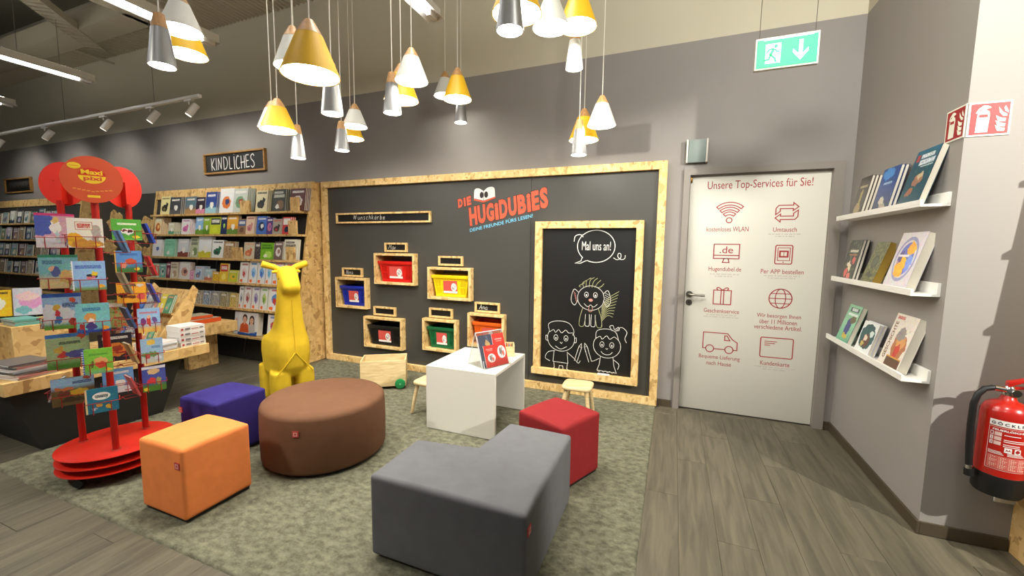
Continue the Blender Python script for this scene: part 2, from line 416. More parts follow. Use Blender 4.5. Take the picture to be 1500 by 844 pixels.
for wz, x, y in cand[299:]: rest.box(x-pw/2+.001, x+pw/2-.001, y-pl/2+.001, min(y+pl/2-.001, 0), -.005, 0, PLANK)
if cand[299:]: rest.build('plank_field', fl, kind='stuff')
# carpet: real pile relief
nx, ny = 560, 400; X = np.linspace(.04, 3.875, nx); Y = np.linspace(-2.78, -.062, ny)
h = rng.random((ny, nx)); h = .4*h+.6*(h+np.roll(h, 1, 0)+np.roll(h, 1, 1)+np.roll(h, (1, 1), (0, 1)))/4
lo = rng.random((20, 28)); iy = np.linspace(0, 18.99, ny); ix = np.linspace(0, 26.99, nx)
a0 = iy.astype(int); b0 = ix.astype(int); fy = (iy-a0)[:, None]; fx = (ix-b0)[None]
L2 = (lo[a0][:, b0]*(1-fy)*(1-fx)+lo[a0+1][:, b0]*fy*(1-fx)+lo[a0][:, b0+1]*(1-fy)*fx+lo[a0+1][:, b0+1]*fy*fx)
Z = .005+.008*h+.003*L2; Z[0] = Z[-1] = 0; Z[:, 0] = Z[:, -1] = 0
XX, YY = np.meshgrid(X, Y); XX = XX+rng.normal(0, .0012, XX.shape); YY = YY+rng.normal(0, .0012, YY.shape)
V = np.stack([XX, YY, Z], -1).reshape(-1, 3); idx = np.arange(nx*ny).reshape(ny, nx)
Fq = np.stack([idx[:-1, :-1], idx[:-1, 1:], idx[1:, 1:], idx[1:, :-1]], -1).reshape(-1, 4)
me = bpy.data.meshes.new('carpet'); me.vertices.add(len(V)); me.vertices.foreach_set('co', V.ravel())
me.loops.add(Fq.size); me.loops.foreach_set('vertex_index', Fq.ravel()); me.polygons.add(len(Fq)); me.polygons.foreach_set('loop_start', np.arange(0, Fq.size, 4)); me.update(calc_edges=True)
cm = bpy.data.materials.new('carpet_grey_green'); cm.use_nodes = True; N, L = nt_of(cm); p = N['Principled BSDF']; p.inputs['Roughness'].default_value = .95; p.inputs['Specular IOR Level'].default_value = .1
tc = N.new('ShaderNodeTexCoord'); n1 = N.new('ShaderNodeTexNoise'); n1.inputs['Scale'].default_value = 20; n1.inputs['Detail'].default_value = 8; n1.inputs['Roughness'].default_value = .72
mpn = N.new('ShaderNodeMapping'); mpn.inputs['Scale'].default_value = (1, 1.5, 1); L.new(tc.outputs['Object'], mpn.inputs[0]); L.new(mpn.outputs[0], n1.inputs['Vector'])
cr = N.new('ShaderNodeValToRGB'); L.new(n1.outputs['Fac'], cr.inputs[0]); e = cr.color_ramp.elements; e[0].position = .36; e[0].color = (*rgb((84, 83, 69)), 1); e[1].position = .64; e[1].color = (*rgb((126, 124, 104)), 1)
L.new(cr.outputs[0], p.inputs['Base Color']); me.materials.append(cm)
obj_of('carpet', me, label='grey-green mottled short-pile carpet under the children\'s seats', cat='carpet')

# ceiling: ribbed sheet metal near the wall, dark deck above, beams and a cable tray
b = MB(); pitch = .07; prof = []
x = -9.0
while x < 8.4:
    prof += [(x, ZT), (x+.022, ZT), (x+.035, ZT+.03), (x+.057, ZT+.03)]; x += pitch
vs = []; fs = []
for (px, pz) in prof: vs += [(px, 0, pz), (px, -.36, pz)]
for i in range(len(prof)-1): fs.append((2*i, 2*i+1, 2*i+3, 2*i+2))
b.add(vs, fs, CEIL); vs = []; fs = []
k = [i for i, q in enumerate(prof) if q[0] > -2.45][0]
for (px, pz) in prof[k:]: vs += [(px, -.36, pz), (px, -6.5, pz)]
for i in range(len(prof)-k-1): fs.append((2*i, 2*i+1, 2*i+3, 2*i+2))
b.add(vs, fs, CEIL).build('ceiling', kind='structure')
MB().box(-9.2, 8.4, -9, .26, ZT+.9, ZT+1.0, CEIL_DK).build('ceiling_deck', kind='structure')
MB().box(-9, -2.45, -.66, -.36, ZT-.02, ZT+.22, CEIL).build('trim_1', kind='structure')
MB().box(-2.52, -2.36, -6.5, -.3, ZT-.02, ZT+.25, CEIL).build('trim_2', kind='structure')
t = empty('cable_tray', (-3.45, -.9, ZT-.03), R(-48), 'beige slotted cable tray running slantwise under the dark ceiling, top left', 'cable tray')
b = MB(); b.box(-.9, .9, -.11, -.10, 0, .09, CEIL); b.box(-.9, .9, .10, .11, 0, .09, CEIL)
b.build('side_rail', t); b = MB()
for i in range(18): b.box(-.9+i*.1, -.84+i*.1, -.1, .1, 0, .012, CEIL)
b.build('slotted_base', t)
MB().tube([(-4.15, -.45, ZT-.1), (-4.15, -.005, ZT-.1)], .018, CEIL).build('ceiling_pipe', label='thin beige pipe under the ceiling behind the middle left fluorescent strip', cat='pipe')

# door
t = MB(); 
fr = empty('door_1', (DX0, 0, 0)); fr['kind'] = 'structure'
t.box(-.047, .002, -.025, .01, 0, 2.095, DOORFR); t.box(1.013-.012, 1.083-.012, -.025, .01, 0, 2.095, DOORFR); t.box(.0021, 1.0009, -.025, .01, 2.043, 2.095, DOORFR)
t.box(.0, .008, .0101, .13, 0, 2.043, DOORFR); t.box(1.0011, 1.0129, .0101, .13, 0, 2.043, DOORFR); t.box(.0081, 1.001, .0001, .13, 2.035, 2.0429, DOORFR)
t.build('door_frame', fr)
lf = MB().box(.009, 1.0, .025, .065, .008, 2.034, DOORLEAF).build('door_leaf', fr, bevel=.002)
b = MB(); b.lathe([(.0, .0), (.028, 0), (.028, .008), (0, .008)], METAL, 20, T=Matrix.Translation((.045, .025, 1.03)) @ Matrix.Rotation(R(90), 4, 'X'))
b.tube([(.045, .02, 1.03), (.045, -.03, 1.03), (.06, -.038, 1.03), (.165, -.038, 1.028)], .0105, METAL, 10)
b.lathe([(.0, .0), (.026, 0), (.026, .007), (0, .007)], METAL, 20, T=Matrix.Translation((.045, .025, .958)) @ Matrix.Rotation(R(90), 4, 'X'))
b.box(.042, .048, .016, .018, .95, .966, BLACK); b.build('door_handle', fr, smooth=True)
b = MB(); b.box(.006, .022, .012, .03, 1.985, 2.03, mat('brass', (120, 90, 40), .35, metal=1)); b.build('door_sensor', fr, bevel=.002)
# red print on the door leaf (x measured in room coordinates)
DP = xz(.0243, -DX0, 0)
f = Flat(DP); LW = .0075
put_text(f.b, 'Unsere Top-Services für Sie!', DP, 4.204, 4.948, 1.905, 1.99, REDPRINT, 0)
def lab(s, x0, x1, z0, h): put_text(f.b, s, DP, x0, x1, z0, z0+h, REDPRINT, 0)
lab('kostenloses WLAN', 4.214, 4.528, 1.572, .040); lab('Umtausch', 4.702, 4.864, 1.568, .036)
lab('Hugendubel.de', 4.248, 4.494, 1.228, .046); lab('Per APP bestellen', 4.637, 4.933, 1.230, .036)
lab('Geschenkservice', 4.229, 4.500, .880, .036); lab('Wir besorgen Ihnen', 4.631, 4.940, .858, .042)
lab('über 11 Millionen', 4.653, 4.916, .816, .036); lab('verschiedene Artikel.', 4.616, 4.952, .770, .036)
lab('Bequeme Lieferung', 4.212, 4.529, .466, .044); lab('nach Hause', 4.275, 4.465, .420, .035); lab('Kundenkarte', 4.680, 4.888, .466, .036)
# wifi
cx, cz = 4.381, 1.665
f.line(arc(cx, cz, .021, .021, 0, 360, 20), LW, REDPRINT)
for r0, r1 in ((.045, .068), (.085, .107), (.125, .148)):
    f.line(arc(cx, cz, r0, r0, 48, 132, 14)+arc(cx, cz, r1, r1, 132, 48, 14), LW, REDPRINT, True)
# monitor
f.line([(4.28, 1.465), (4.472, 1.465), (4.472, 1.345), (4.28, 1.345)], LW, REDPRINT, True); f.line([(4.28, 1.372), (4.472, 1.372)], LW, REDPRINT)
f.line([(4.36, 1.345), (4.392, 1.345), (4.4, 1.312), (4.35, 1.312)], LW, REDPRINT, True); put_text(f.b, '.de', DP, 4.325, 4.425, 1.39, 1.447, REDPRINT, .0)
# gift
f.line([(4.298, 1.075), (4.432, 1.075), (4.432, .955), (4.298, .955)], LW, REDPRINT, True); f.line([(4.355, 1.075), (4.355, .955)], LW, REDPRINT); f.line([(4.376, 1.075), (4.376, .955)], LW, REDPRINT)
f.line(smooth_line([(4.365, 1.076), (4.335, 1.098), (4.32, 1.09), (4.33, 1.077)]), LW, REDPRINT); f.line(smooth_line([(4.365, 1.076), (4.395, 1.098), (4.41, 1.09), (4.4, 1.077)]), LW, REDPRINT)
# van
f.line([(4.262, .565), (4.238, .565), (4.238, .705), (4.425, .705), (4.465, .655), (4.502, .63), (4.502, .565), (4.475, .565)], LW, REDPRINT); f.line([(4.325, .565), (4.41, .565)], LW, REDPRINT)
f.line(arc(4.293, .565, .031, .031, 0, 360, 22), LW, REDPRINT); f.line(arc(4.442, .565, .031, .031, 0, 360, 22), LW, REDPRINT); f.line([(4.405, .685), (4.422, .685), (4.445, .645), (4.405, .645)], LW, REDPRINT, True)
# arrows
A1 = [(4.712, 1.705), (4.712, 1.755), (4.73, 1.778), (4.83, 1.778), (4.83, 1.798), (4.866, 1.765), (4.83, 1.735), (4.83, 1.752), (4.742, 1.752), (4.742, 1.73)]
f.line(A1, LW, REDPRINT, True); f.line([(4.788*2-x, 1.722*2-z) for x, z in A1], LW, REDPRINT, True)
# tablet
f.line([(4.737, 1.46), (4.84, 1.46), (4.847, 1.452), (4.847, 1.318), (4.84, 1.31), (4.737, 1.31), (4.73, 1.318), (4.73, 1.452)], LW, REDPRINT, True); f.line([(4.747, 1.44), (4.831, 1.44), (4.831, 1.338), (4.747, 1.338)], LW*.7, REDPRINT, True)
f.ell(4.788, 1.324, .005, .005, REDPRINT); f.line([(4.762, 1.412), (4.816, 1.412), (4.816, 1.368), (4.762, 1.368)], LW*1.6, REDPRINT, True); f.line([(4.789, 1.41), (4.789, 1.37)], LW*.6, REDPRINT)
# globe
f.line(arc(4.789, 1.028, .08, .078, 0, 360, 36), LW, REDPRINT); f.line(arc(4.789, 1.028, .036, .078, 0, 360, 30), LW*.8, REDPRINT)
for dz, hw in ((.04, .068), (0, .08), (-.04, .068)): f.line([(4.789-hw, 1.028+dz), (4.789+hw, 1.028+dz)], LW*.8, REDPRINT)
# card
f.line(arc(4.89, .688, .012, .012, 90, 0, 4)+arc(4.89, .547, .012, .012, 0, -90, 4)+arc(4.684, .547, .012, .012, 270, 180, 4)+arc(4.684, .688, .012, .012, 180, 90, 4), LW, REDPRINT, True)
for z, x1 in ((.668, 4.79), (.652, 4.775), (.636, 4.742)): f.line([(4.70, z), (x1, z)], LW*.8, REDPRINT)
f.build('red_print', lf, label='red service icons and captions printed on the white door')
f = Flat(DP)
def greek(x0, x1, z):    # print too small to read
    x = x0
    while x < x1-.006:
        l = random.uniform(.01, .045); f.rect(x, z, min(x+l, x1), z+.009, GREYPRINT); x += l+.007
for q in ((4.67, 4.90, 1.545), (4.72, 4.85, 1.527), (4.26, 4.48, 1.208), (4.30, 4.44, 1.19), (4.66, 4.91, 1.208), (4.69, 4.88, 1.19), (4.25, 4.48, .858), (4.23, 4.50, .84), (4.64, 4.93, .446), (4.70, 4.87, .428)): greek(*q)
f.build('grey_fine_print', lf)

# ------------------------------------------------------------------ anthracite play panel with OSB frame
pn = empty('wall_panel', (0, 0, 0), 0, 'large anthracite wall panel in a light OSB frame behind the white table', 'wall panel')
for a, c in ((.06, 2.648), (2.651, 3.82)):
    holed(MB(), a, c, .06, 2.11, holes, -.032, -.002, PANEL).build('board', pn)
for x0, x1, z0, z1 in ((0, 3.882, 2.098, 2.169), (0, .068, .012, 2.0975), (3.815, 3.882, .012, 2.0975), (.0685, 3.8145, .012, .082)):
    MB().box(x0, x1, -.072, -.002, z0, z1, OSB_EDGE).build('frame_board', pn, bevel=.0015, bseg=1)
# logo printed on the panel
LP = xz(-.0335)
f = Flat(LP); ORED = mat('logo_orange_red', (222, 84, 54), .5); ODK = mat('logo_dark_edge', (70, 44, 36), .6); OBL = mat('logo_light_blue', (120, 200, 232), .5)
th = math.atan2(.17, .83)
def tilt(px, pz, sk=-.05):
    def g(u, v): return (px+u*math.cos(th)-v*(math.sin(th)+sk)*.6, pz+u*math.sin(th)+v*math.cos(th))
    return g
hub = 'HUGiDUBiES'; wd = [1, 1, .95, .45, 1, 1, 1, .45, .85, .9]; tot = sum(wd)+.12*9; u = 0
def layer(grow, m, eps):
    mp = xz(-.0335-eps); u = 0
    for ch, w_, hh in zip(hub, wd, (.19, .19, .185, .17, .19, .19, .19, .18, .19, .2)):
        k = .86/tot; wj = w_*k; put_text(f.b, ch.upper() if ch != 'i' else 'i', mp, u-grow, u+wj+grow, -grow, hh+grow, m, .05 if ch != 'i' else .04, 0, tilt(1.985, 1.632)); u += wj+.12*k
    u = 0
    for ch, wj in zip('DiE', (.055, .022, .05)):
        put_text(f.b, ch, mp, u-grow, u+wj+grow, -grow, .09+grow, m, .05, 0, tilt(1.848, 1.822)); u += wj+.014
layer(.007, ODK, 0); layer(0, ORED, .0006)
put_text(f.b, 'DEiNE FREUNDE FÜRS LESEN!', xz(-.0341), 0, .70, 0, .042, OBL, .006, 0, tilt(1.985, 1.572))
f.build('logo_lettering', pn, label='red-orange lettering with a light blue line below')
f = Flat(xz(-.036)); 
f.poly([(2.03, 1.895), (2.14, 1.87), (2.27, 1.91), (2.272, 1.925), (2.14, 1.885), (2.028, 1.91)], ORED)
pg = smooth_line([(2.03, 1.915), (2.038, 2.0), (2.085, 2.012), (2.138, 1.985)]); pr_ = smooth_line([(2.142, 1.985), (2.19, 2.018), (2.255, 2.012), (2.268, 1.925)])
f.poly(pg+[(2.138, 1.89)], mat('logo_page', (226, 220, 212), .6)); f.poly(pr_+[(2.142, 1.89)], mat('logo_page', (226, 220, 212), .6))
f.build('logo_book', pn)
f = Flat(xz(-.0366)); dk = mat('logo_eye', (34, 24, 24), .5)
f.ell(2.118, 1.945, .022, .032, dk); f.ell(2.168, 1.948, .022, .032, dk); f.build('logo_eyes', pn)

# cubbies with shopping baskets
for i, (x0, x1, z0, z1, col, cn) in enumerate(CUB):
    t = empty('wall_cubby', (x0, 0, z0), 0, 'OSB wall cubby holding the %s shopping basket' % cn, 'cubby', 'OSB cubbies in the dark wall panel')
    W, H, T_ = x1-x0, z1-z0, .028; g = .0012
    for n, q in (('top_board', (g, W-g, H-T_, H-g)), ('bottom_board', (g, W-g, g, T_)), ('side_board', (g, T_, T_, H-T_)), ('side_board', (W-T_, W-g, T_, H-T_))):
        MB().box(q[0], q[1], -.1, .2, q[2], q[3], OSB_EDGE).build(n, t, bevel=.001, bseg=1)
    MB().box(g, W-g, .2, .21, g, H-g, WALL).build('back_board', t)
    # basket
    c1 = mat('basket_'+cn, col, .38); w1 = W-2*T_-.035; w0 = w1*.84; hb = .222; d1, d0 = .235, .195
    bt = empty('shopping_basket', (x0+W/2+(.012 if W < .5 else .0), .055, z0+T_+.0012), 0, '%s plastic shopping basket with a red and white card in its OSB cubby' % cn, 'basket', 'shopping baskets in the wall cubbies')
    def ring(z, ww, dd): return [(-ww/2, -dd/2, z), (ww/2, -dd/2, z), (ww/2, dd/2, z), (-ww/2, dd/2, z)]
    b = MB(); vs = ring(0, w0, d0)+ring(hb, w1, d1)
    b.add(vs, [(0, 1, 2, 3), (1, 2, 6, 5), (2, 3, 7, 6), (3, 0, 4, 7)], c1)
    def fw_(u, v): k_ = v/hb; return (u*(w0+(w1-w0)*k_), -(d0+(d1-d0)*k_)/2, v)     # front wall, u in -.5 .. .5
    us = [-.5, -.44, -.426, -.40, -.385, -.36, -.345, -.32, -.305, -.28, .28, .305, .32, .345, .36, .385, .40, .425, .44, .5]; zs = [0, .03, .1, .112, .18, hb]
    for a_ in range(len(us)-1):
        slot = .012 < us[a_+1]-us[a_] < .02
        for c_ in range(5):
            if slot and c_ in (1, 3): continue
            P_ = [fw_(us[a_], zs[c_]), fw_(us[a_+1], zs[c_]), fw_(us[a_+1], zs[c_+1]), fw_(us[a_], zs[c_+1])]
            Q_ = [(x_, y_+.004, z_) for x_, y_, z_ in P_]; b.add(P_+Q_, [(0, 1, 2, 3), (7, 6, 5, 4), (0, 4, 5, 1), (1, 5, 6, 2), (2, 6, 7, 3), (3, 7, 4, 0)], c1)
    b.build('body', bt)
    b = MB(); r0, r1 = ring(hb-.026, w1+.016, d1+.02), ring(hb+.012, w1+.026, d1+.03); q0, q1 = ring(hb+.012, w1-.01, d1-.01), ring(hb-.022, w1-.004, d1-.004)
    b.add(r0+r1+q0+q1, [(i_, (i_+1) % 4, 4+(i_+1) % 4, 4+i_) for i_ in range(4)]+[(4+i_, 4+(i_+1) % 4, 8+(i_+1) % 4, 8+i_) for i_ in range(4)]+[(8+i_, 8+(i_+1) % 4, 12+(i_+1) % 4, 12+i_) for i_ in range(4)]+[(12+i_, 12+(i_+1) % 4, (i_+1) % 4, i_) for i_ in range(4)], c1).build('rim', bt, bevel=.003)
    MB().box(-w0/2, w0/2, -d0/2-.008, -d0/2-.0005, .004, .022, c1).build('foot_rail', bt)
    cw = min(w0*.46, .2); zc0, zc1 = .042, .175
    def cm_(u, v): return (u, -d0/2-(d1-d0)/2*v/hb-.0085, v)
    f = Flat(cm_); f.rect(-cw/2, zc0, cw/2, zc0+.022, PAPERW); f.rect(-cw/2, zc0+.022, cw/2, zc1, mat('card_red', (206, 82, 74), .5))
    f.build('card', bt, label='red card with a white lower strip')
    f = Flat(lambda u, v: (u, -d0/2-(d1-d0)/2*v/hb-.0095, v)); f.ell(cw*.26, zc0+.065, cw*.2, .044, PAPERW); 
    for q in range(5): f.ell(cw*.26+(q % 3-1)*cw*.09, zc0+.05+(q*7 % 4)*.012, cw*.04, .011, mat('card_grey', (150, 140, 136), .6))
    f.build('card_picture', bt)

# small framed chalk labels
def chalk_frame(x0, x1, z0, z1, y, label, fw=.02, dep=.03, wood=OSB_EDGE, name='chalk_label', cat='sign', group=None, board=CHALKB):
    t = empty(name, (x0, y, z0), 0, label, cat, group); W, H = x1-x0, z1-z0
    MB().box(fw, W-fw, -dep*.4, -.0005, fw, H-fw, board).build('board', t)
    for q in ((0, W, H-fw, H), (0, W, 0, fw), (0, fw, fw, H-fw), (W-fw, W, fw, H-fw)):
        MB().box(q[0], q[1], -dep, -.0005, q[2], q[3], wood).build('frame_board', t, bevel=.001, bseg=1)
    return t, xz(-dep*.4-.001)
def hand(f, strokes, u0, v0, s, w, m=CHALK, sl=.0):
    for st in strokes:
        st = smooth_line(st, 4) if len(st) > 2 else st
        f.line([(u0+(x+sl*y)*s, v0+y*s) for x, y in st], w, m)
GL = {  # handwritten letters, unit height
 'M': [[(0, 0), (.12, 1)], [(.12, 1), (.3, .35)], [(.3, .35), (.55, 1)], [(.55, 1), (.62, 0)]], 'a': [[(.4, .5), (.2, .55), (.03, .3), (.15, .02), (.35, .15), (.42, .5)], [(.42, .5), (.42, .1), (.55, .02)]],
 'x': [[(0, 0), (.4, .5)], [(.02, .5), (.38, 0)]], 'N': [[(.02, 0), (.08, .95)], [(.08, .95), (.4, .05)], [(.4, .05), (.48, 1)]], 'i': [[(.05, .5), (.08, .08), (.18, .02)], [(.04, .68), (.07, .72)]],
 'n': [[(0, .5), (.03, 0)], [(.03, .3), (.2, .52), (.32, .4), (.34, .02)]], 'A': [[(0, 0), (.3, 1)], [(.3, 1), (.5, 0)], [(.08, .38), (.55, .42)]],
 'W': [[(0, .95), (.1, 1), (.18, .1)], [(.18, .1), (.4, .8)], [(.4, .8), (.55, .05)], [(.55, .05), (.8, 1)]], 'u': [[(0, .5), (.03, .1), (.2, .02), (.34, .2), (.36, .5)], [(.36, .5), (.38, .02)]],
 's': [[(.3, .48), (.12, .52), (.05, .4), (.25, .22), (.22, .04), (0, .03)]], 'c': [[(.32, .45), (.12, .5), (.02, .25), (.12, .02), (.33, .08)]], 'h': [[(.02, 1), (.03, 0)], [(.03, .3), (.2, .5), (.32, .35), (.33, .02)]],
 'k': [[(.02, 1), (.03, 0)], [(.3, .5), (.05, .22)], [(.1, .27), (.34, 0)]], 'ö': [[(.2, .5), (.03, .3), (.15, .02), (.36, .15), (.33, .42), (.2, .5)], [(.1, .68), (.12, .72)], [(.28, .68), (.3, .72)]],
 'r': [[(0, .5), (.03, 0)], [(.03, .3), (.15, .5), (.3, .47)]], 'b': [[(.02, 1), (.03, .05), (.22, .02), (.34, .25), (.2, .48), (.04, .32)]], 'e': [[(.03, .25), (.3, .3), (.22, .5), (.06, .4), (.06, .1), (.2, .02), (.36, .12)]],
 'K': [[(.02, 1), (.05, 0)], [(.4, 1), (.06, .45)], [(.06, .45), (.42, .02)]], 'I': [[(.05, 1), (.06, 0)]], 'D': [[(.04, 1), (.06, 0)], [(.04, 1), (.35, .9), (.5, .5), (.35, .1), (.06, 0)]], 'L': [[(.04, 1), (.05, .03)], [(.05, .03), (.34, .02)]],
 'J': [[(.05, 1), (.06, 0)], [(.05, 1.15), (.06, 1.2)]], 'C': [[(.4, .95), (.2, 1), (.03, .6), (.06, .15), (.25, 0), (.42, .1)]], 'H': [[(.05, 1), (.06, 0)], [(.42, 1), (.43, 0)], [(-.02, .48), (.5, .5)]], 'E': [[(.4, .98), (.05, .98)], [(.05, .98), (.06, .03)], [(.06, .03), (.42, .06)], [(.05, .52), (.34, .54)]],
 'S': [[(.42, .85), (.3, 1), (.08, .9), (.08, .65), (.35, .4), (.4, .12), (.2, -.02), (.02, .12)]]}
ADV = dict(M=.75, i=.28, I=.22, J=.22, W=.92, K=.5, D=.62, N=.6, A=.66)
def write(t, mp, s, u0, v0, size, w, adv=1.0, sl=0):
    f = Flat(mp); u = u0
    for ch in s:
        hand(f, GL[ch], u, v0+random.uniform(-.04, .04)*size, size, w, sl=sl); u += ADV.get(ch, .5)*size*adv
    f.build('chalk_writing', t)
t, mp = chalk_frame(.210, 1.520, 1.676, 1.797, -.0325, 'long narrow chalk sign reading Wunschkörbe in a light wood frame'); write(t, mp, 'Wunschkörbe', .245, .042, .062, .0042, 1.28, .15)
for x0, x1, z0, z1, s, cn in ((.91, 1.21, 1.352, 1.455, 'Max', 'red'), (.28, .58, 1.050, 1.155, 'Nina', 'blue'), (2.053, 2.335, .741, .847, 'Ana', 'orange'), (1.615, 1.908, 1.216, 1.318, '', 'yellow'), (.735, 1.043, .614, .718, '', 'black'), (1.495, 1.785, .645, .750, '', 'green')):
    t, mp = chalk_frame(x0, x1, z0, z1, -.0325, ('small chalk label reading %s above the %s basket' % (s, cn)) if s else 'small blank chalk label above the %s basket' % cn, group='small chalk labels above the cubbies')
    if s: write(t, mp, s, .045, .03, .055, .0036, 1.05, .2)
t, mp = chalk_frame(-2.16, -.965, 2.372, 2.648, -.001, 'black chalk sign reading KINDLICHES in a brown wood frame on the grey wall', .022, .04, SIGNWOOD, 'chalk_sign'); write(t, mp, 'KINDLJCHES', .135, .05, .165, .013, 1.13)
t, mp = chalk_frame(-7.99, -6.99, 2.33, 2.60, -.001, 'black chalk sign with faint writing on the grey wall at the far left', .022, .04, SIGNWOOD, 'chalk_sign')
f = Flat(mp)
for u in range(14): f.line(smooth_line([(.15+u*.052, .10+(u % 3)*.03), (.17+u*.052, .2), (.19+u*.052, .09+(u % 2)*.05)]), .008, mat('chalk_faint', (110, 108, 104), .9))
f.build('chalk_writing', t)

# big chalkboard
t = empty('chalkboard', (2.712, -.0325, .18), 0, 'tall black chalkboard with chalk drawings in a wide OSB frame', 'chalkboard'); W, H = 1.0, 1.488
MB().box(.06, W-.06, -.02, -.0005, .06, H-.06, CHALKB).build('board', t)
for q in ((.002, W, H-.066, H), (.002, .07, .062, H-.066), (W-.062, W, .062, H-.066)): MB().box(q[0], q[1], -.055, -.0005, q[2], q[3], OSB_EDGE).build('frame_board', t, bevel=.001, bseg=1)
MB().box(-.012, W, -.068, -.0005, 0, .062, OSB_EDGE).build('frame_board', t, bevel=.001, bseg=1)
CP = xz(-.0212, -2.712, -.18)
f = Flat(CP); lw = .0068
put_text(f.b, 'Mal uns an!', CP, 3.165, 3.43, 1.400, 1.482, CHALK, .0)
f.line(arc(3.295, 1.437, .172, .148, -118, 225, 44)+[(3.165, 1.32), (3.16, 1.30), (3.105, 1.278), (3.155, 1.278), (3.20, 1.30), (3.225, 1.306)], lw, CHALK)
f.line(smooth_line([(3.09, 1.48), (3.1, 1.53), (3.145, 1.545), (3.17, 1.53)]), lw, CHALK); f.poly([(3.175, 1.518), (3.15, 1.532), (3.172, 1.548)], CHALK)
f.line(smooth_line([(3.455, 1.335), (3.49, 1.318), (3.52, 1.335), (3.52, 1.37), (3.50, 1.375), (3.495, 1.345), (3.525, 1.32), (3.555, 1.33), (3.56, 1.36)]), lw*.8, CHALK)
f.build('chalk_bubble', t)
# plain chalk doodles: a shaggy dog and two children with pencils
f = Flat(CP); c2 = mat('chalk_olive', (176, 176, 128), .9); c3 = mat('chalk_pink', (206, 140, 128), .9); lw = .0042; K_ = CHALK
def L_(pts, m=K_, w=lw, closed=False, sm=True): f.line(smooth_line(pts+([pts[0]] if closed else [])) if sm else pts, w, m, False)
L_(arc(3.262, .955, .125, .115, 0, 360, 12), K_); L_([(3.15, 1.0), (3.10, 1.03), (3.075, .93), (3.11, .88), (3.14, .93)], K_); L_([(3.375, 1.0), (3.42, 1.03), (3.445, .93), (3.41, .88), (3.385, .93)], K_)
for q in range(7): L_([(3.165+q*.026, 1.055), (3.15+q*.034, 1.12-.006*(q-3)**2), (3.20+q*.03, 1.15-.006*(q-3)**2)], c2)
for q in range(5): L_([(3.095+q*.006, 1.01-q*.02), (3.12+q*.004, .985-q*.02)], c3, lw*.8)
for q in range(6): L_([(3.392, 1.01-q*.02), (3.43, .99-q*.02)], K_, lw*.7)
for sx in (-.042, .042): L_(arc(3.262+sx, .985, .018, .024, 0, 360, 10), K_); f.ell(3.262+sx, .98, .007, .01, K_, 12)
f.ell(3.262, .935, .02, .014, c3, 14); L_([(3.2, .9), (3.235, .872), (3.262, .89), (3.29, .872), (3.325, .9)], K_); L_([(3.25, .878), (3.245, .835), (3.265, .825), (3.28, .84), (3.275, .878)], c3)
L_([(3.19, .86), (3.165, .77), (3.16, .69), (3.20, .685), (3.215, .75)], c2); L_([(3.335, .86), (3.365, .77), (3.37, .69), (3.33, .685), (3.312, .75)], c2)
for sx in (3.235, 3.29): L_([(sx-.018, .8), (sx-.02, .70), (sx, .685), (sx+.02, .70), (sx+.018, .8)], K_)
for q in range(9): L_([(3.365, .74+q*.016), (3.42, .80+q*.02), (3.47+.006*q, .79+q*.03)], c2)
# boy
L_(arc(2.985, .545, .135, .125, 150, 390, 14), K_); L_([(2.87, .60), (2.86, .68), (2.95, .715), (3.06, .70), (3.11, .63), (3.10, .585)], K_); L_([(2.87, .60), (2.91, .625), (2.93, .60), (2.96, .63), (2.99, .60), (3.03, .63), (3.06, .605), (3.10, .61)], K_)
for sx in (-.05, .05): L_(arc(2.985+sx, .55, .02, .027, 0, 360, 10), K_); f.ell(2.985+sx, .545, .007, .009, K_, 10)
L_([(2.975, .51), (2.99, .495), (3.0, .51)], K_); L_([(2.93, .465), (2.985, .44), (3.045, .47)], K_); L_([(2.855, .55), (2.835, .565), (2.835, .52), (2.86, .515)], K_); L_([(3.115, .55), (3.135, .565), (3.135, .52), (3.11, .515)], K_)
L_([(2.93, .42), (2.86, .40), (2.83, .34), (2.88, .31)], K_); L_([(2.92, .42), (2.91, .31), (3.06, .305), (3.05, .42)], K_, sm=False); L_([(3.05, .415), (3.12, .36), (3.16, .32), (3.18, .345)], K_)
L_([(2.92, .305), (2.925, .25), (2.90, .235), (2.97, .235), (2.975, .275), (3.01, .275), (3.015, .232), (3.08, .232), (3.05, .25), (3.055, .305)], K_, sm=False)
def pencil(x, z, a):
    c, s_ = math.cos(a), math.sin(a); Q = [(0, -.014), (.15, -.014), (.185, 0), (.15, .014), (0, .014)]
    L_([(x+u*c-v*s_, z+u*s_+v*c) for u, v in Q], K_, lw, True, False); f.line([(x+.15*c+.014*s_, z+.15*s_-.014*c), (x+.15*c-.014*s_, z+.15*s_+.014*c)], lw*.8, K_)
pencil(3.135, .335, R(74)); pencil(3.275, .345, R(108))
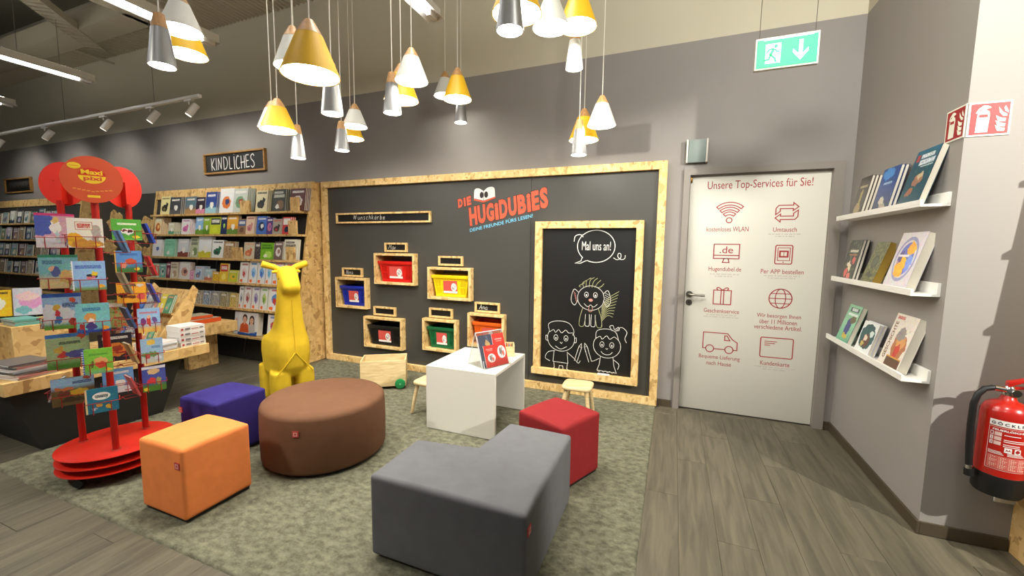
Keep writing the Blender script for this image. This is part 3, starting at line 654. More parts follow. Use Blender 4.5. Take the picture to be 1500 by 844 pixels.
# girl
L_(arc(3.425, .515, .125, .115, 140, 400, 14), K_); L_([(3.32, .57), (3.33, .65), (3.42, .675), (3.50, .65), (3.53, .575)], K_); L_([(3.32, .575), (3.36, .60), (3.38, .575), (3.42, .61), (3.45, .58), (3.49, .605), (3.53, .575)], K_)
L_([(3.50, .66), (3.55, .70), (3.60, .66), (3.585, .60), (3.60, .56)], K_); L_([(3.47, .66), (3.445, .70), (3.475, .71), (3.49, .675), (3.525, .70), (3.53, .67), (3.495, .665)], K_)
for sx in (-.045, .045): L_(arc(3.425+sx, .525, .019, .026, 0, 360, 10), K_); f.ell(3.425+sx, .52, .007, .009, K_, 10)
f.line(arc(3.425, .475, .055, .045, 200, 340, 10), lw, K_); L_([(3.415, .492), (3.425, .482), (3.435, .492)], K_)
L_([(3.37, .41), (3.36, .33), (3.34, .275), (3.52, .265), (3.495, .33), (3.485, .41)], K_, sm=False); L_([(3.36, .39), (3.31, .36), (3.285, .355)], K_); L_([(3.49, .39), (3.54, .35), (3.53, .30)], K_)
L_([(3.345, .275)]+[(3.36+q*.02, .262+.012*(q % 2)) for q in range(8)], K_)
f.build('chalk_drawing', t)
MB().box(3.352, 3.462, -.098, -.078, .2425, .2575, PAPERW).build('chalk_stick', bevel=.004, smooth=True, label='white chalk stick lying on the ledge of the tall chalkboard', cat='chalk')
# ------------------------------------------------------------------ ceiling lights
for i, (x, y1, lb) in enumerate(((-4.66, -.92, 'far left, lowest in view'), (-2.49, -1.0, 'long one at the left edge'), (-.15, -1.1, 'behind the white and yellow lamps top left'), (2.04, -.74, 'at the top centre of the view'), (4.25, -2.3, 'above the door side'))):
    t = empty('fluorescent_strip', (x, y1, 3.3), 0, 'white fluorescent strip light under the ceiling, '+lb, 'ceiling light', 'fluorescent strip lights')
    LN = 4.2
    b = MB(); b.box(-.035, .035, -LN, 0, .012, .075, WHITE); b.add([(-.035, -LN, .012), (-.035, 0, .012), (-.075, 0, -.018), (-.075, -LN, -.018)], [(0, 1, 2, 3)], WHITE); b.add([(.035, -LN, .012), (.035, 0, .012), (.075, 0, -.018), (.075, -LN, -.018)], [(0, 1, 2, 3)], WHITE)
    b.add([(-.075, 0, -.018), (.075, 0, -.018), (.035, 0, .012), (-.035, 0, .012)], [(0, 1, 2, 3)], WHITE); b.build('housing', t)
    MB().tube([(0, -LN+.05, -.012), (0, -.14, -.012)], .019, TUBE, 10).build('tube', t, smooth=True)
    MB().box(-.02, .02, -.13, -.03, -.03, .011, WHITE).build('lamp_holder', t)
    b = MB()
    for yy in (-.6, -2.4, -4.0): b.tube([(0, yy, .075), (0, yy, .94)], .004, METAL, 5)
    b.build('suspension_rod', t)
    MB().box(-.022, .022, -LN+.1, -.1, .0755, .079, UPGLOW).build('fill_glow', t)  # added emitter hidden above the housing, lightens ceiling and upper wall
# track with spots
t = empty('track_light', (0, -.9, 2.955), 0, 'white suspended lighting track with small spotlights along the grey wall, upper left', 'track light')
MB().box(-8.6, -.76, -.018, .018, 0, .034, WHITE).build('track_rail', t, bevel=.003)
b = MB()
for x in (-7.2, -3.45, -1.55): b.tube([(x, 0, .034), (x, 0, 1.29)], .003, METAL, 5)
b.build('suspension_rod', t)
first = None
for x in (-.95, -1.64, -2.58, -3.98, -5.4, -6.8):
    h_ = MB().box(-.06, .06, -.014, .014, -.018, -.0005, WHITE).build('spot_adapter', t, (x, 0, 0))
    T = Matrix.Translation((0, .03, -.10)) @ Matrix.Rotation(R(-28), 4, 'X') @ Matrix.Rotation(R(16), 4, 'Y')
    b = MB(); b.tube([(0, 0, -.018), (0, 0, -.05)], .007, WHITE, 8); b.lathe([(0, .075), (.034, .075), (.036, .07), (.036, -.07), (.031, -.07), (.031, -.055)], WHITE, 20, T=T); b.disc(.031, -.055, SPOTGLOW, 20, T=T)
    b.build('spot_head', h_, smooth=True)
for x in (-.95, -1.64, -2.58, -3.98, -5.4, -6.8):
    spot_light('track_spot_light', (x, -.86, 2.83), (x-.15, 0, 2.2), 75, 124, .9, .04)

# pendant lamps (cluster centres measured in the room)
YEL = mat('lamp_yellow', (238, 186, 22), .5); LWH = mat('lamp_white', (222, 222, 214), .5); LGR = mat('lamp_silver_grey', (150, 150, 150), .38, metal=.6); LIN = mat('lamp_lining_white', (240, 236, 226), .6)
def make_lamp(kind, h):
    r, m, rt_ = {'y': (.12, YEL, .03), 'w': (.105, LWH, .026), 'g': (.06, LGR, .028), 'n': (.06, LWH, .028)}[kind]
    t = empty('pendant_lamp'); capz = h*.72; rc = rt_+(r-rt_)*(1-capz/h)
    MB().lathe([(r, 0), (rc, capz), (rc-.003, capz), (r-.004, .001), (r, 0)], m, 40).build('shade', t, smooth=True)
    b = MB(); b.lathe([(r-.0045, .0015), (rc-.004, capz-.002), (0, capz-.002)], LIN, 32); b.build('shade_lining', t, smooth=True)
    MB().lathe([(0, capz+.001), (rc, capz+.001), (rt_*.62 if kind in 'yw' else rt_*.8, h), (0, h)], BEECH, 24).build('wood_cap', t, smooth=True)
    b = MB(); b.disc(r-.012, .012, LAMPGLOW, 32); b.lathe([(r-.012, .012), (r-.012, .02)], LIN, 32); b.build('diffuser', t)
    b = MB().tube([(0, 0, h), (0, 0, 5)], .0034, CORD, 6).build('cord', t); return t
LAMPS = [  # cluster, kind, x, y, rim z, height
 (1, 'w', 1.343, -2.291, 2.600, .20), (1, 'y', .953, -2.037, 2.640, .25), (1, 'g', 1.533, -2.501, 2.301, .25),
 (2, 'y', 2.482, -2.467, 2.140, .225), (2, 'w', 1.885, -2.03, 2.430, .225), (2, 'g', 2.135, -2.003, 2.154, .275),
 (3, 'y', 1.34, -1.701, 2.215, .215), (3, 'w', .944, -1.431, 2.341, .205), (3, 'g', .957, -1.209, 2.150, .275),
 (4, 'w', 1.307, -.913, 2.455, .195), (4, 'y', 1.06, -.70, 2.425, .235), (4, 'g', 1.369, -1.139, 2.198, .235),
 (5, 'w', 2.372, -1.579, 2.455, .20), (5, 'y', 2.133, -1.364, 2.435, .245), (5, 'g', 2.204, -1.557, 2.285, .255),
 (6, 'w', 1.887, -.358, 2.83, .22), (6, 'y', 2.217, -.713, 2.645, .25), (6, 'g', 2.062, -.372, 2.567, .26),
 (7, 'y', 3.218, -1.931, 2.520, .24), (7, 'g', 3.271, -2.145, 2.335, .25), (7, 'w', 3.0, -1.78, 2.86, .21),
 (8, 'y', 3.347, -1.229, 2.775, .24), (8, 'w', 3.267, -1.53, 2.640, .19), (8, 'n', 3.28, -1.011, 2.624, .25),
 (9, 'y', 3.243, -.476, 2.285, .245), (9, 'w', 3.429, -.745, 2.31, .21), (9, 'g', 3.28, -.805, 2.098, .25)]
WHERE = {1: 'in the far top left cluster', 2: 'in the big cluster above the giraffe', 3: 'in the low cluster left of the giraffe', 4: 'in the small low cluster by the wall', 5: 'in the cluster above the cubbies', 6: 'in the high cluster nearest the wall', 7: 'in the cluster cut by the top edge', 8: 'in the cluster nearest the exit sign', 9: 'in the low cluster above the chalkboard'}
KN = {'y': 'wide yellow cone', 'w': 'white cone', 'g': 'slim silver-grey', 'n': 'slim white'}
LAMP_T = empty('pendant_lamp')
protos = {}
for ci, k, x, y, z, h in LAMPS:
    if k in protos: t = copy_tree(protos[k])
    else: t = make_lamp(k, h); protos[k] = t; t['h'] = h
    t.location = (x, y, z); t.scale = (1, 1, h/protos[k]['h'])
    for c_ in t.children:      # the cords end at the ceiling
        if c_.name.startswith('cord'):
            c_.scale = (1, 1, 1); sz = h/protos[k]['h']; top = (ZT+.03-z)/sz; h0 = protos[k]['h']
            c_.scale = (1, 1, (top-h0)/(5-h0)); c_.location = (0, 0, h0-h0*(top-h0)/(5-h0))
    tag(t, KN[k]+' pendant lamp with wooden cap '+WHERE[ci], 'pendant lamp', 'pendant lamp clusters')
for t in protos.values(): del t['h']
bpy.data.objects.remove(LAMP_T)

# ------------------------------------------------------------------ exit sign, chime, fire signs
t = empty('exit_sign', (4.352, -1.0, 2.464), 0, 'green lit emergency exit sign with running man hanging above the door', 'exit sign'); W, H = .313, .176
MB().box(0, W, .002, .03, 0, H, mat('exit_frame', (196, 192, 180), .5)).build('housing', t, bevel=.002)
GR = emit_mat('exit_green', rgb((0, 190, 96)), .75); EW = emit_mat('exit_white', rgb((190, 235, 245)), .8)
MB().box(.009, W-.009, -.0005, .0015, .009, H-.012, GR).build('lit_panel', t)
f = Flat(xz(-.0012)); f.rect(.052, .03, .128, .138, EW)
f.line([(.225, .14), (.225, .07)], .019, EW); f.poly([(.225, .03), (.262, .075), (.262, .095), (.235, .066), (.235, .07), (.215, .07), (.215, .066), (.188, .095), (.188, .075)], EW); f.rect(.04, H-.018, W-.03, H-.0135, EW)
f.build('white_symbols', t)
f = Flat(xz(-.002)); f.ell(.103, .122, .009, .010, GR); f.poly([(.088, .113), (.1, .106), (.084, .074), (.07, .08)], GR)
f.line([(.09, .11), (.07, .106), (.057, .091)], .008, GR); f.line([(.099, .106), (.108, .092), (.124, .092)], .007, GR); f.line([(.077, .078), (.1, .056), (.106, .034)], .0095, GR); f.line([(.078, .08), (.07, .052), (.046, .05)], .009, GR)
f.line([(.052, .05), (.034, .02)], .008, GR); f.build('running_man', t)
b = MB(); b.tube([(.02, .015, H), (.02, .015, 1.79)], .0016, METAL, 5); b.tube([(W-.02, .015, H), (W-.02, .015, 1.79)], .0016, METAL, 5); b.build('hanging_wire', t)
t = empty('wall_chime', (4.02, -.001, 2.142), 0, 'small grey wall box with white curved sides above the door corner', 'wall box')
b = MB(); b.box(.018, .152, -.04, 0, 0, .187, mat('chime_grey', (122, 134, 130), .5)); b.build('housing', t, bevel=.003)
for x in (.001, .153): MB().prism([(0, 0), (0, -.047), (.006, -.05), (.015, -.046), (.016, 0)], .189, WHITE, lambda u, v, w_, x=x: (x+u, v, w_-.001)).build('side_strip', t, bevel=.002)
# fire extinguisher signs, one on each side of the corner
FR = mat('fire_sign_red', (160, 34, 36), .5); FW = mat('fire_sign_white', (238, 240, 222), .5)
def fire_sign(t, mp, mpf):
    f = Flat(mp); f.rect(.007, .007, .138, .143, FR); f.build('red_field', t)
    f = Flat(mpf); f.poly([(.028, .016), (.07, .016), (.073, .09), (.071, .106), (.06, .114), (.06, .118), (.075, .122), (.072, .128), (.06, .134), (.048, .134), (.032, .12), (.024, .102), (.03, .1), (.038, .114), (.046, .118), (.046, .114), (.034, .106), (.03, .09)], FW)
    for dz, s_ in ((.016, 1), (.036, 1.1), (.058, .9)):
        f.poly([(.1, dz+.008), (.104, dz+.002), (.126, dz), (.128, dz+.014), (.116, dz+.016), (.104, dz+.022), (.09+.003*s_, dz+.03)], FW)
    f.poly([(.104, .1), (.118, .082), (.13, .082), (.13, .092), (.116, .1), (.1, .124)], FW); f.poly([(.122, .104), (.134, .096), (.131, .11), (.122, .128), (.118, .118)], FW); f.build('pictogram', t)
    f = Flat(lambda u, v: tuple(Vector(mpf(u, v))+(Vector(mpf(u, v))-Vector(mp(u, v)))*.6)); f.rect(.036, .082, .066, .095, FR); f.build('pictogram_band', t)
t = empty('fire_sign', (5.191, YF, 1.948), 0, 'square red and white fire extinguisher sign on the front face of the right corner', 'sign')
MB().box(0, .145, -.004, -.001, 0, .15, FW).build('plate', t); fire_sign(t, xz(-.0045), xz(-.0052))
t = empty('fire_sign', (XR, -1.13, 1.95), 0, 'red and white fire extinguisher sign seen edgewise on the ledge side of the right corner', 'sign')
MB().box(-.004, -.001, -.145, 0, 0, .15, FW).build('plate', t); fire_sign(t, yz(-.0045), yz(-.0052))

# ------------------------------------------------------------------ fire extinguisher
EXR = mat('extinguisher_red', (178, 28, 18), .28, coat=.4)
t = empty('fire_extinguisher', (5.385, YF-.115, .335), 0, 'red fire extinguisher with black hose hanging on the corner wall', 'fire extinguisher'); r = .079
MB().lathe([(0, .085), (r, .085), (r, .36), (r*.97, .385), (r*.82, .41), (r*.5, .425), (.03, .428), (.022, .45), (0, .45)], EXR, 40).build('cylinder', t, smooth=True, angle=60)
MB().lathe([(0, 0), (r*.95, 0), (r+.002, .012), (r+.002, .095), (r-.003, .098)], BLACK, 40).build('base_cup', t, smooth=True)
b = MB(); b.lathe([(.018, .45), (.02, .455), (.02, .485), (.012, .495), (0, .495)], CHROME, 20); b.tube([(0, 0, .475), (-.055, -.005, .482)], .013, CHROME, 12); b.lathe([(0, 0), (.016, 0), (.016, .008), (0, .008)], CHROME, 16, T=Matrix.Translation((.012, -.018, .468)) @ Matrix.Rotation(R(90), 4, 'X')); b.build('valve', t, smooth=True)
b = MB(); b.add([(-.01, -.013, .49), (-.01, .013, .49), (.05, .012, .522), (.05, -.012, .522), (.12, .013, .535), (.12, -.013, .535), (-.01, -.013, .515), (-.01, .013, .515), (.05, .012, .535), (.05, -.012, .535), (.12, .013, .543), (.12, -.013, .543)], [(0, 1, 2, 3), (3, 2, 4, 5), (6, 9, 8, 7), (9, 11, 10, 8), (0, 3, 9, 6), (3, 5, 11, 9), (1, 7, 8, 2), (2, 8, 10, 4), (0, 6, 7, 1), (5, 4, 10, 11)], EXR); b.build('upper_lever', t, bevel=.002)
b = MB(); b.add([(.01, -.011, .482), (.01, .011, .482), (.06, .011, .488), (.06, -.011, .488), (.115, .011, .468), (.115, -.011, .468), (.01, -.011, .492), (.01, .011, .492), (.06, .011, .499), (.06, -.011, .499), (.115, .011, .477), (.115, -.011, .477)], [(0, 1, 2, 3), (3, 2, 4, 5), (6, 9, 8, 7), (9, 11, 10, 8), (0, 3, 9, 6), (3, 5, 11, 9), (1, 7, 8, 2), (2, 8, 10, 4), (0, 6, 7, 1), (5, 4, 10, 11)], EXR); b.build('carry_handle', t, bevel=.002)
b = MB(); b.tube(smooth_line3 := [(-.055, -.005, .482), (-.085, -.008, .474), (-.108, -.012, .445), (-.118, -.012, .40), (-.119, -.012, .30), (-.115, -.012, .2), (-.108, -.012, .11)], .0125, BLACK, 14); b.build('hose', t, smooth=True)
b = MB(); b.tube([(-.108, -.012, .112), (-.106, -.012, .095)], .014, CHROME, 14); b.tube([(-.106, -.012, .094), (-.104, -.012, .062)], [.016, .0175], BLACK, 14); b.build('nozzle', t, smooth=True)
b = MB(); b.box(-.03, .03, .079, .112, .3, .36, BLACK); b.build('wall_bracket', t)
# label wrapped round the cylinder
def cyl(eps): return lambda u, v: ((r+eps)*math.sin(u/r+A0), -(r+eps)*math.cos(u/r+A0), v)
A0 = R(-24)
def wrap_rect(f, u0, v0, u1, v1, m):
    n = max(2, int((u1-u0)/.006))
    for i in range(n): f.rect(u0+(u1-u0)*i/n, v0, u0+(u1-u0)*(i+1)/n, v1, m)
f = Flat(cyl(.0006)); wrap_rect(f, -.052, .325, .075, .352, PAPERW)
for q in ((-.052, .128, .075, .1295), (-.052, .3185, .075, .32), (-.052, .128, -.0505, .32)): wrap_rect(f, *q, mat('label_line', (236, 216, 206), .6))
wrap_rect(f, -.047, .132, .072, .192, mat('label_pink', (198, 96, 86), .5)); wrap_rect(f, .0, .213, .022, .234, PAPERW); wrap_rect(f, .03, .213, .05, .234, PAPERW)
for k in range(3): wrap_rect(f, -.046, .282-k*.021, -.036, .299-k*.021, PAPERW); wrap_rect(f, -.033, .282-k*.021, -.012, .299-k*.021, mat('label_pict', (220, 186, 178), .6))
put_text(f.b, 'FEUERLÖSCHER', cyl(.0009), -.04, .068, .304, .314, PAPERW, .03)
for k in range(3):
    for q in range(2): 
        if q == 0 or k: wrap_rect(f, -.005, .288-k*.021-q*.008, .045+.012*(k % 2), .291-k*.021-q*.008, PAPERW)
for k in range(3): wrap_rect(f, -.047, .198+k*.0055, .0-.004*k, .2005+k*.0055, PAPERW); wrap_rect(f, .01, .198+k*.0055, .066-.006*k, .2005+k*.0055, PAPERW)
for k in range(8):
    for u in np.arange(-.042, .06, .03): wrap_rect(f, u, .137+k*.0066, u+.014+.01*((k*7+int(u*1000)) % 3)/2, .1395+k*.0066, FW)
f.build('label', t)
f = Flat(cyl(.0012)); put_text(f.b, 'G Ö C K L E R', cyl(.0012), -.046, .07, .331, .346, mat('label_dark', (60, 50, 60), .6), .03)
for k in range(3): put_text(f.b, '123'[k], cyl(.0012), -.044, -.038, .285-k*.021, .297-k*.021, FR, .02)
f.ell(.040, .2235, .007, .008, FR, 14); put_text(f.b, 'AA', cyl(.0012), .003, .019, .219, .229, FR, .02)
f.build('label_lettering', t)
t = empty('wall_socket', (5.445, YF, .235), 0, 'white wall socket low on the wall below the fire extinguisher', 'socket')
MB().box(0, .082, -.011, -.001, 0, .082, WHITE).build('plate', t, bevel=.003); MB().lathe([(.019, 0), (.019, .007), (0, .007)], mat('socket_well', (200, 196, 186), .5), 20, T=Matrix.Translation((.041, -.0108, .041)) @ Matrix.Rotation(R(90), 4, 'X')).build('socket_well', t)
b = MB(); b.lathe([(0, 0), (.003, 0), (.003, .001), (0, .001)], BLACK, 8, T=Matrix.Translation((.033, -.0185, .041)) @ Matrix.Rotation(R(90), 4, 'X')); b.lathe([(0, 0), (.003, 0), (.003, .001), (0, .001)], BLACK, 8, T=Matrix.Translation((.049, -.0185, .041)) @ Matrix.Rotation(R(90), 4, 'X')); b.build('pin_hole', t)

# OSB bookcase cut by the right edge of the view (its slanted side and shelf tips cast the shadow on the wall)
t = empty('osb_bookcase', (5.518, YF, 0), 0, 'OSB bookcase side panel cut off by the lower right edge of the photo', 'bookcase')
prof = [(-.002, 0), (-.33, 0), (-.085, 2.2), (-.002, 2.2)]
MB().prism(prof, .022, OSB, lambda u, v, w_: (w_, u, v)).build('side_panel', t); MB().prism(prof, .022, OSB, lambda u, v, w_: (1.4+w_, u, v)).build('side_panel', t)
MB().add([(.022, -.29, .0), (1.4, -.29, 0), (1.4, -.06, 2.2), (.022, -.06, 2.2)], [(0, 1, 2, 3)], SHELF_BACK).build('back_panel', t)
for z in (.35, .65, .95, 1.24, 1.54, 1.82): MB().box(-.004, 1.42, -.33+.111*z-.03, -.29+.105*z+.01, z-.022, z, OSB).build('shelf', t)

# ------------------------------------------------------------------ book building
def book_mesh(w_, h, th, art, cov, pages=PAPER, sq=.003):
    "front cover faces -y, bottom at z=0, centred on x; y from 0 (front) to th (back)"
    b = MB(); x = w_/2
    b.add([(-x, 0, 0), (x, 0, 0), (x, 0, h), (-x, 0, h)], [(0, 1, 2, 3)], art, [[(0, 0), (1, 0), (1, 1), (0, 1)]])
    b.add([(-x, .002, 0), (-x, 0, 0), (-x, 0, h), (-x, .002, h), (x, 0, 0), (x, .002, 0), (x, .002, h), (x, 0, h)], [(0, 1, 2, 3), (4, 5, 6, 7), (3, 2, 7, 6), (0, 5, 4, 1)], cov)
    b.box(-x, x, th-.002, th, 0, h, cov); b.box(-x, -x+.002, .002, th-.002, 0, h, cov)
    b.box(-x+.002, x-sq, .002, th-.002, sq, h-sq, pages); return b
def book2(w_, h, th, art, cov, pages=PAPER, sq=.003):
    "same book as a thing with parts"
    t = empty('book'); x = w_/2; b = MB()
    b.add([(-x, 0, 0), (x, 0, 0), (x, 0, h), (-x, 0, h)], [(0, 1, 2, 3)], art, [[(0, 0), (1, 0), (1, 1), (0, 1)]])
    b.add([(-x, .002, 0), (-x, 0, 0), (-x, 0, h), (-x, .002, h), (x, 0, 0), (x, .002, 0), (x, .002, h), (x, 0, h)], [(0, 1, 2, 3), (4, 5, 6, 7), (3, 2, 7, 6), (0, 5, 4, 1)], cov)
    b.box(-x, x, th-.002, th, 0, h, cov); b.box(-x, -x+.002, .002, th-.002, 0, h, cov); b.build('cover', t)
    MB().box(-x+.0025, x-sq, .0022, th-.0022, sq, h-sq, pages).build('page_block', t); return t
def plain(name, c): return mat('plain_'+name, c, .45)

# picture ledges on the right wall
LED = [(1.640, 'highest'), (1.200, 'middle'), (.762, 'lowest')]
for z, nm in LED:
    t = empty('picture_ledge', (XR, -.12, z), 0, 'white picture ledge with books on the right wall, the %s of three' % nm, 'wall ledge', 'white picture ledges')
    MB().box(-.115, -.0005, -1.115, 0, 0, .012, WHITE_LED).build('ledge_board', t, bevel=.001, bseg=1)
    MB().box(-.014, -.0005, -1.115, 0, .0125, .068, WHITE_LED).build('back_rail', t, bevel=.001, bseg=1)
    MB().box(-.115, -.103, -1.115, 0, .0125, .034, WHITE_LED).build('front_lip', t, bevel=.001, bseg=1)
C_dkbrown = cover('dark_brown_tree', (54, 46, 34), ('g', .9, 1.1, (40, 30, 26)), ('n', 4, .6, (74, 64, 40)), ('e', .45, .18, .3, .16, (150, 130, 92)), ('e', .5, .45, .1, .25, (160, 138, 70)), ('t', .15, .72, .85, .78, (186, 170, 130)))
C_ocean = cover('blue_ocean', (26, 70, 140), ('g', .6, 0, (16, 22, 40)), ('e', .4, .86, .35, .13, (70, 140, 210)), ('e', .45, .24, .16, .1, (196, 190, 170)), ('e', .6, .12, .2, .06, (160, 150, 130)), ('n', 9, .66, (60, 100, 150)), ('t', .25, .62, .75, .67, (170, 200, 226)))
C_teal = cover('teal_underwater', (22, 74, 88), ('g', .7, 1.1, (40, 110, 140)), ('n', 5, .62, (26, 92, 96)), ('e', .5, .45, .22, .1, (150, 110, 86)), ('e', .58, .52, .12, .07, (196, 170, 140)), ('e', .35, .24, .14, .07, (150, 96, 70)), ('r', .08, .8, .22, .92, (170, 60, 60)), ('t', .28, .84, .82, .91, (226, 232, 236)), ('t', .28, .72, .92, .81, (220, 230, 236)), ('t', .4, .68, .92, .7, (200, 214, 220)))
C_flor = cover('dark_floral', (46, 50, 40), ('n', 8, .6, (96, 112, 78)), ('e', .3, .2, .16, .1, (214, 96, 84)), ('e', .6, .12, .14, .09, (220, 110, 100)), ('e', .35, .42, .12, .08, (226, 214, 190)), ('e', .7, .5, .12, .1, (204, 84, 76)), ('e', .5, .33, .12, .08, (220, 206, 170)), ('t', .2, .7, .85, .76, (226, 220, 200)), ('r', .2, .62, .85, .65, (170, 110, 80)))
C_olive = cover('olive_ornate', (88, 92, 52), ('n', 12, .55, (130, 126, 74)), ('n', 17, .62, (58, 64, 38)), ('e', .5, .52, .24, .16, (56, 62, 46)), ('o', .5, .52, .18, .11, (76, 82, 60)), ('e', .5, .2, .24, .07, (56, 60, 44)))
C_orb = cover('white_with_orange_and_blue_oval', (214, 208, 212), ('n', 20, .7, (190, 184, 196)), ('o', .5, .52, .42, .40, (150, 150, 190)), ('o', .5, .52, .36, .34, (214, 208, 212)), ('o', .5, .52, .3, .3, (100, 110, 196)), ('e', .42, .38, .2, .2, (240, 178, 30)), ('e', .62, .7, .15, .12, (236, 170, 40)), ('e', .3, .58, .1, .08, (90, 70, 130)), ('r', .2, .56, .62, .6, (230, 226, 230)), ('e', .7, .45, .1, .16, (120, 150, 230)))
C_mint = cover('mint_fish', (96, 164, 132), ('g', .0, .5, (140, 196, 160)), ('e', .5, .4, .2, .25, (60, 62, 130)), ('e', .7, .62, .2, .1, (110, 96, 70)), ('e', .55, .18, .2, .08, (196, 170, 60)), ('r', .2, .82, .85, .93, (60, 72, 76)), ('t', .3, .84, .75, .92, (220, 230, 226)), ('t', .15, .72, .9, .78, (236, 240, 238)))
C_xmas = cover('white_teal_winter', (228, 232, 230), ('e', .5, .55, .46, .4, (30, 82, 84)), ('n', 26, .72, (220, 230, 228)), ('e', .5, .42, .24, .2, (96, 60, 48)), ('e', .45, .5, .12, .1, (220, 200, 180)), ('e', .75, .66, .12, .1, (210, 220, 220)), ('e', .35, .3, .1, .1, (190, 170, 90)))
C_gesch = cover('white_history', (226, 218, 206), ('n', 14, .68, (190, 172, 150)), ('e', .62, .42, .3, .26, (176, 110, 66)), ('e', .65, .5, .18, .14, (214, 150, 90)), ('e', .55, .64, .2, .12, (150, 140, 140)), ('e', .6, .33, .12, .1, (196, 60, 44)), ('r', .3, .03, .95, .2, (92, 60, 38)), ('r', .3, .19, .95, .215, (214, 160, 60)), ('t', .08, .9, .42, .96, (190, 50, 50)))
LB = [  # ledge, art, cover colour, y centre, width, height, copies, label
 (0, C_dkbrown, (48, 40, 32), -.405, .165, .262, 3, 'dark brown book with pale print, left of three on the top white ledge'),
 (0, C_ocean, (26, 50, 96), -.750, .205, .262, 2, 'deep blue ocean book in the middle of the top white ledge'),
 (0, C_teal, (20, 50, 66), -1.062, .215, .300, 1, 'tall teal underwater book at the right end of the top white ledge'),
 (1, C_flor, (60, 60, 66), -.345, .205, .285, 2, 'dark floral book with red blossoms, left on the middle white ledge'),
 (1, C_olive, (150, 124, 50), -.670, .172, .265, 1, 'olive ornamental book with a gold edge on the middle white ledge'),
 (1, C_orb, (206, 202, 206), -1.015, .250, .310, 1, 'white book with blue and orange oval on the middle white ledge'),
 (2, C_mint, (60, 120, 96), -.365, .205, .272, 1, 'mint green book with dark fish, left on the lowest white ledge'),
 (2, C_xmas, (196, 196, 210), -.690, .200, .205, 2, 'small white and teal winter book in the middle of the lowest white ledge'),
 (2, C_gesch, (220, 214, 206), -1.035, .225, .300, 1, 'big white GESCHICHTE book at the right end of the lowest white ledge')]
for li, art, cc, yc, bw, bh, n, lb in LB:
    z = LED[li][0]+.0125; cv = plain('ledge_%d_%d' % (li, int(-yc*1000)), cc); th = .030 if n == 1 else .017
    if 'GESCHICHTE' in lb or 'oval' in lb or 'gold edge' in lb: th = .042
    tilt_a = math.asin(min(.9, .075/bh)) if n == 1 else math.asin(.05/bh)
    for k in range(n):
        t = book2(bw, bh, th, art, cv, plain('gold_edge', (150, 122, 46)) if 'gold edge' in lb else PAPER)
        t.rotation_euler = (R(0)-tilt_a, 0, R(-90)); t.rotation_mode = 'XYZ'
        t.location = (XR-.100+k*(th+.0015)/math.cos(tilt_a), yc, z+.0005+th*math.sin(tilt_a))
        if k == 0: tag(t, lb, 'book', 'books on the white picture ledges')
        else: tag(t, ('copy leaning behind the ' if n == 2 else ('first' if k == 1 else 'second')+' copy leaning behind the ')+lb.split(',')[0].replace(' in the middle of the top white ledge', ' on the top white ledge').replace(' in the middle of the lowest white ledge', ' on the lowest white ledge'), 'book', 'copies behind the '+lb.split(',')[0])
        if 'GESCHICHTE' in lb:
            f = Flat(lambda u, v: (u, -.0006, v)); put_text(f.b, 'GESCHICHTE', lambda u, v: (-.092-v, -.0006, .04+u), 0, .215, -.03, .0, mat('title_brown', (120, 84, 60), .6), .02); f.build('title_lettering', t)
# ------------------------------------------------------------------ upholstered seats
TAGR = mat('label_tag_red', (196, 70, 66), .6); TAGP = mat('label_tag_pink', (232, 170, 160), .6)
def fab_tag(parent, loc, rz):
    o = MB().box(-.018, .018, -.002, .002, -.018, .018, TAGR).build('label_tag', parent, loc, rz)
    f = Flat(xz(-.0026)); f.line([(-.009, -.009), (.009, -.009), (.009, .009), (-.009, .009)], .005, TAGP, True); f.build('tag_emblem', o)
def cushion(name, poly, H, m, loc, rz, label, tagpos, bev=.022):
    t = empty(name, loc, rz, label, 'seat', 'upholstered seats on the carpet')
    bm = bmesh.new(); lo = [bm.verts.new((x, y, .012)) for x, y in poly]; hi = [bm.verts.new((x, y, H)) for x, y in poly]; n = len(poly)
    bm.faces.new(lo[::-1]); bm.faces.new(hi)
    for i in range(n): bm.faces.new((lo[i], lo[(i+1) % n], hi[(i+1) % n], hi[i]))
    vert = [e for e in bm.edges if abs(e.verts[0].co.z-e.verts[1].co.z) > .01]
    bmesh.ops.bevel(bm, geom=list(bm.edges), offset=bev, segments=4, profile=.6, affect='EDGES', clamp_overlap=True)
    # a slightly crowned, stuffed top
    bmesh.ops.triangulate(bm, faces=[f for f in bm.faces if len(f.verts) > 4])
    bmesh.ops.subdivide_edges(bm, edges=[e for e in bm.edges if e.calc_length() > .1], cuts=5, use_grid_fill=True)
    c = sum((Vector(p) for p in poly), Vector((0, 0)))/n; rad = max((Vector(p)-c).length for p in poly)
    for v in bm.verts:
        if v.co.z > H-.004:
            d = min(1, (Vector(v.co[:2])-c).length/rad); v.co.z += .010*(1-d*d)
    me = bpy.data.meshes.new('cover'); bm.to_mesh(me); bm.free(); me.materials.append(m); me.polygons.foreach_set('use_smooth', [True]*len(me.polygons)); me.set_sharp_from_angle(angle=R(50))
    obj_of('cover', me, t)
    b = MB()
    pl_ = [Vector(p) for p in poly]
    inn = [c+(p-c)*.93 for p in pl_]
    b.prism(inn, .014, BLACK, lambda u, v, w_: (u, v, w_-.0005)); b.build('base', t)
    if tagpos: fab_tag(t, *tagpos)
    return t
SQ = lambda a, b_: [(-a, -b_), (a, -b_), (a, b_), (-a, b_)]
cz_ = .0165
cushion('cube_seat', SQ(.180, .176), .385, fabric('fabric_orange', (240, 138, 74)), (1.578, -2.487, cz_), 0, 'orange upholstered cube seat on the carpet, nearest at the left', ((.145, -.1775, .30), 0))
